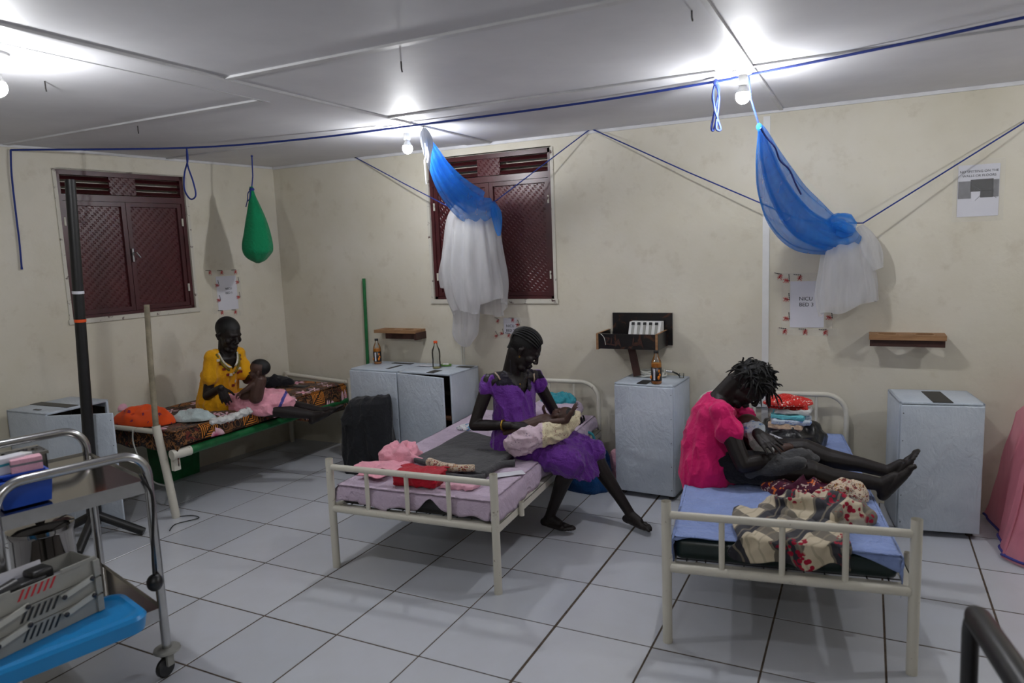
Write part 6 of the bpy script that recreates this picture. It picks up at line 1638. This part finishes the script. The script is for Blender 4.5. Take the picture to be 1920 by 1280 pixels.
for x0 in (.03, .255):
    for z0 in (.035, .10):
        ar = gm_('side_arm', MB().box((0, 0, 0), (.12, .006, .020), Matrix.Translation((x0 + .06, -.012, z0 + .028)) @ Matrix.Rotation(.22, 4, 'Y')), M['lightgrey'])
        for dx, dz in ((.008, .012), (-.008 + .12, -.012)):
            gm_('pivot', MB().lathe([(.009, 0), (.009, .004), (.005, .007)], 12, Matrix.Translation((x0 + dx, -.014, z0 + .028 + dz)) @ Matrix.Rotation(math.pi / 2, 4, 'X')), M['darksteel'], ar, True)
gc_ = lambda x, y, z: Mg @ Vector((x, y, z))
def case_thing(name, label, mb, mat, cat, smooth=False, extra=None):
    q = MB(); q.add(mb.v, [tuple(reversed(f)) for f in mb.f], Mg); o = obj(name, q, mat, None, True, smooth); tag(o, label, cat); return o
ZI = .148
case_thing('paper_sheet', 'white paper lying in the grey case', MB().box((.17, .085, ZI), (.26, .12, .003), None), M['paper'], 'paper')
case_thing('blue_folder', 'blue folder slanting in the grey case', MB().box((0, 0, 0), (.24, .06, .012), Matrix.Translation((.29, .105, ZI + .022)) @ rotz(.25) @ Matrix.Rotation(.3, 4, 'X')), M['bluetub'], 'folder')
case_thing('white_folder', 'white folder behind the blue folder in the grey case', MB().box((0, 0, 0), (.28, .012, .07), Matrix.Translation((.27, .132, ZI + .045)) @ rotz(.06) @ Matrix.Rotation(-.3, 4, 'X')), M['paper'], 'folder')
case_thing('red_packet', 'red packet under the black instrument in the grey case', MB().box((.20, .075, ZI + .009), (.10, .09, .012), b=.003), M['red'], 'packet')
case_thing('green_note', 'small green note in the grey case', MB().box((.31, .075, ZI + .012), (.06, .04, .002), rotz(0)), simple('green_note', (120, 160, 100), .7), 'paper')
di = thing('black_instrument', 'black handheld instrument lying in the grey case', 'device', gc_(.24, .09, ZI + .02))
gm_('head', MB().box((.17, .075, ZI + .05), (.075, .07, .05), b=.012), M['black'], di, True); gm_('body', MB().box((.21, .07, ZI + .035), (.10, .075, .04), b=.01), M['black'], di, True)
gm_('handle', MB().sweep([(.25, .065, ZI + .045), (.31, .06, ZI + .04), (.41, .05, ZI + .03)], [.030, .026, .018], 12), M['black'], di, True)

# ------------------------------------------------------------------ black pipe stand, chair, draped things
pb0, pt0 = V3(-1.775, -.135, .0), V3(-1.655, -.105, 2.235)
st = thing('pipe_stand', 'tall black pipe on splayed legs in front of the open cabinet', 'stand', V3(pb0.x, pb0.y, 0))
hub = lerp(pb0, pt0, .16 / 2.235)
obj('pole', MB().sweep([lerp(pb0, pt0, .04), lerp(pb0, pt0, .5), pt0], [.036, .032, .029], 16), M['blackpaint'], st, True, True)
obj('hub', MB().sweep([lerp(pb0, pt0, .05), lerp(pb0, pt0, .10)], .043, 16), M['blackpaint'], st, True, True)
for tip in (V3(-1.52, .02, .02), V3(-1.60, -.36, .02), V3(-2.02, -.30, .02)):
    obj('leg', MB().sweep([hub, lerp(hub, tip, .96), tip], [.027, .026, .024], 12), M['blackpaint'], st, True, True)
for py, mt_, nm in ((601, M['orangecap'], 'orange_band'), (548, M['paper'], 'white_band')):
    f_ = (CAM_L.z and (WY(152, py, -.12).z) / 2.235)
    obj(nm, MB().sweep([lerp(pb0, pt0, f_ - .004), lerp(pb0, pt0, f_ + .004)], .0335, 16, False), mt_, st, True, True)

M['blackcloth'] = cloth('black_cover_cloth', (30, 31, 35), 7, .5)
bc = V3(-.93, 1.60, 0)
C_ = MB(); mC = Matrix.Translation(bc) @ rotz(.05)
C_.loft([(mC @ V3(.0, 0, .0), V3(.215, .01, 0), V3(0, .115, 0)), (mC @ V3(0, 0, .25), V3(.215, .01, 0), V3(0, .115, 0)), (mC @ V3(0, 0, .45), V3(.208, .01, .012), V3(0, .105, 0)), (mC @ V3(.02, .0, .56), V3(.195, .01, .02), V3(0, .085, 0)), (mC @ V3(.045, .01, .61), V3(.155, .01, .018), V3(0, .05, 0))], 40, True,
        lambda i, j, a: (abs(math.cos(a)) ** 4 + abs(math.sin(a)) ** 4) ** -.25)
cm_ = remesh(C_, .008, 5); displace(cm_, fold_noise(.014, 7, (1.2, 1.2, .35), 5))
tag(obj('covered_chair', cm_, M['blackcloth'], None, True, 2), 'chair back under a black cover in front of the wrapped cabinets', 'chair')

M['pinknet'] = net_mat('pink_netting', (226, 150, 168), .80, .35)
pn = thing('pink_net', 'pink net hanging down to the floor at the right edge', 'net', V3(3.42, 1.65, 0))
top = [WY(1904, 772, 1.80), WY(1916, 790, 1.75)]
def pk_top(u): return lerp(WY(1905, 772, 1.82), V3(3.75, 2.12, 1.05), u)
bl = [FZ(1843, 963, .01), FZ(1872, 1000, .01), FZ(1880, 1040, .01), FZ(1906, 1056, .01), V3(3.75, 1.20, .01), V3(4.0, 1.5, .01)]
blp = poly_smooth(bl, 10)
def pkf(u, v):
    i = u * (len(blp) - 1); k = min(int(i), len(blp) - 2); b = lerp(blp[k], blp[k + 1], i - k); t = pk_top(max(0, (u - .12) / .88))
    q = lerp(t, b, v ** 1.15); r = .025 * v * math.sin(u * 46 + 3 * noise.noise(Vector((u * 4, v * 2, 0)))) + .02 * noise.noise(Vector((u * 8, v * 3, 3)))
    q = q + V3(.3, -.9, 0) * r; q.y = min(q.y, 2.15); return q
obj('net_cloth', MB().grid(120, 40, pkf), M['pinknet'], pn, True, 2)
obj('net_lining', MB().grid(80, 30, lambda u, v: pkf(u, v * .98) + V3(.06, .03, 0)), M['pinknet'], pn, True, 2)
obj('hem_stripe', MB().sweep([Vector(pkf(u / 60, .985)) + V3(-.004, -.006, .0) for u in range(0, 40)], .007, 6), M['bluestripe'], pn, True, 2)
nail_at(V3(3.76, 2.172, 1.05), pn)

# the near chair: black tube arm in the right-hand corner
ac = thing('tube_chair', 'black tube arm of a chair in the near right corner', 'chair', FZ(1822, 1140, .72) * 1.0)
a0 = FZ(1822, 1146, .72); a1_ = FZ(1915, 1285, .72); dv = (a1_ - a0).normalized()
ft = V3(a0.x + .0, a0.y + .05, .0)
path = [V3(a0.x + .005, a0.y + .02, .0), V3(a0.x + .003, a0.y + .012, .45), V3(a0.x, a0.y + .004, .66)]
for i in range(1, 7):
    an = math.pi / 2 * i / 6; path.append(a0 + dv * .05 * (1 - math.cos(an)) + UPZ * (-.06 + .06 * math.sin(an)))
path += [a0 + dv * .3, a0 + dv * .55, a0 + dv * .60 + UPZ * -.1, a0 + dv * .62 + UPZ * -.72]
obj('arm_frame', MB().sweep(path, .021, 14), M['blackpaint'], ac, True, True)
obj('arm_grip', MB().sweep([a0 + dv * .02 + UPZ * .004, a0 + dv * .05 + UPZ * .006, a0 + dv * .3 + UPZ * .006, a0 + dv * .5 + UPZ * .006], [.024, .033, .034, .033], 16), M['black'], ac, True, True)
sd_ = V3(-dv.y, dv.x, 0)
if sd_.x < 0: sd_ = -sd_
obj('arm_frame', MB().sweep([p + sd_ * .55 for p in path], .021, 14), M['blackpaint'], ac, True, True)
obj('arm_grip', MB().sweep([p + sd_ * .55 for p in (a0 + dv * .05 + UPZ * .006, a0 + dv * .5 + UPZ * .006)], [.033, .033], 16), M['black'], ac, True, True)
obj('seat', MB().box((0, 0, 0), (.50, .46, .05), frame(a0 + dv * .30 + sd_ * .275 + UPZ * (-.29), sd_, UPZ), b=.02), simple('brown_seat', (58, 34, 26), .6), ac, True, True)
obj('seat_rail', MB().sweep([a0 + dv * .08 + UPZ * -.32, a0 + dv * .56 + UPZ * -.32], .014, 10).sweep([a0 + dv * .08 + UPZ * -.32, a0 + dv * .08 + UPZ * -.32 + sd_ * .55], .014, 10), M['blackpaint'], ac, True, True)

# under the far bed
gb_ = FZ(308, 911, 0) + V3(-.17, .20, 0)
gbx = thing('green_crate', 'green plastic crate under the foot of the far bed', 'crate', gb_)
tub(gb_, V3(1, 0, 0), V3(0, 1, 0), .30, .36, .37, .01, M['greenpaint'], 'crate_wall', gbx)
cbp = [WY(249, 806, .25), WY(250, 830, .25), WY(262, 862, .25), WY(276, 890, .27), WY(292, 905, .30), FZ(316, 912, .02)]
tag(obj('white_cable', MB().sweep(poly_smooth(cbp), .005, 8), M['white_cable'], None, True, True), 'white cable hanging from the foot rail of the far bed', 'cable')
fcb = [FZ(335, 968, .006), FZ(360, 966, .006), FZ(372, 971, .006), FZ(330, 982, .006), FZ(318, 994, .006)]
tag(obj('floor_wire', MB().sweep(poly_smooth(fcb), .003, 6), M['black'], None, True, True), 'thin dark wire lying on the tiles by the far bed leg', 'wire')
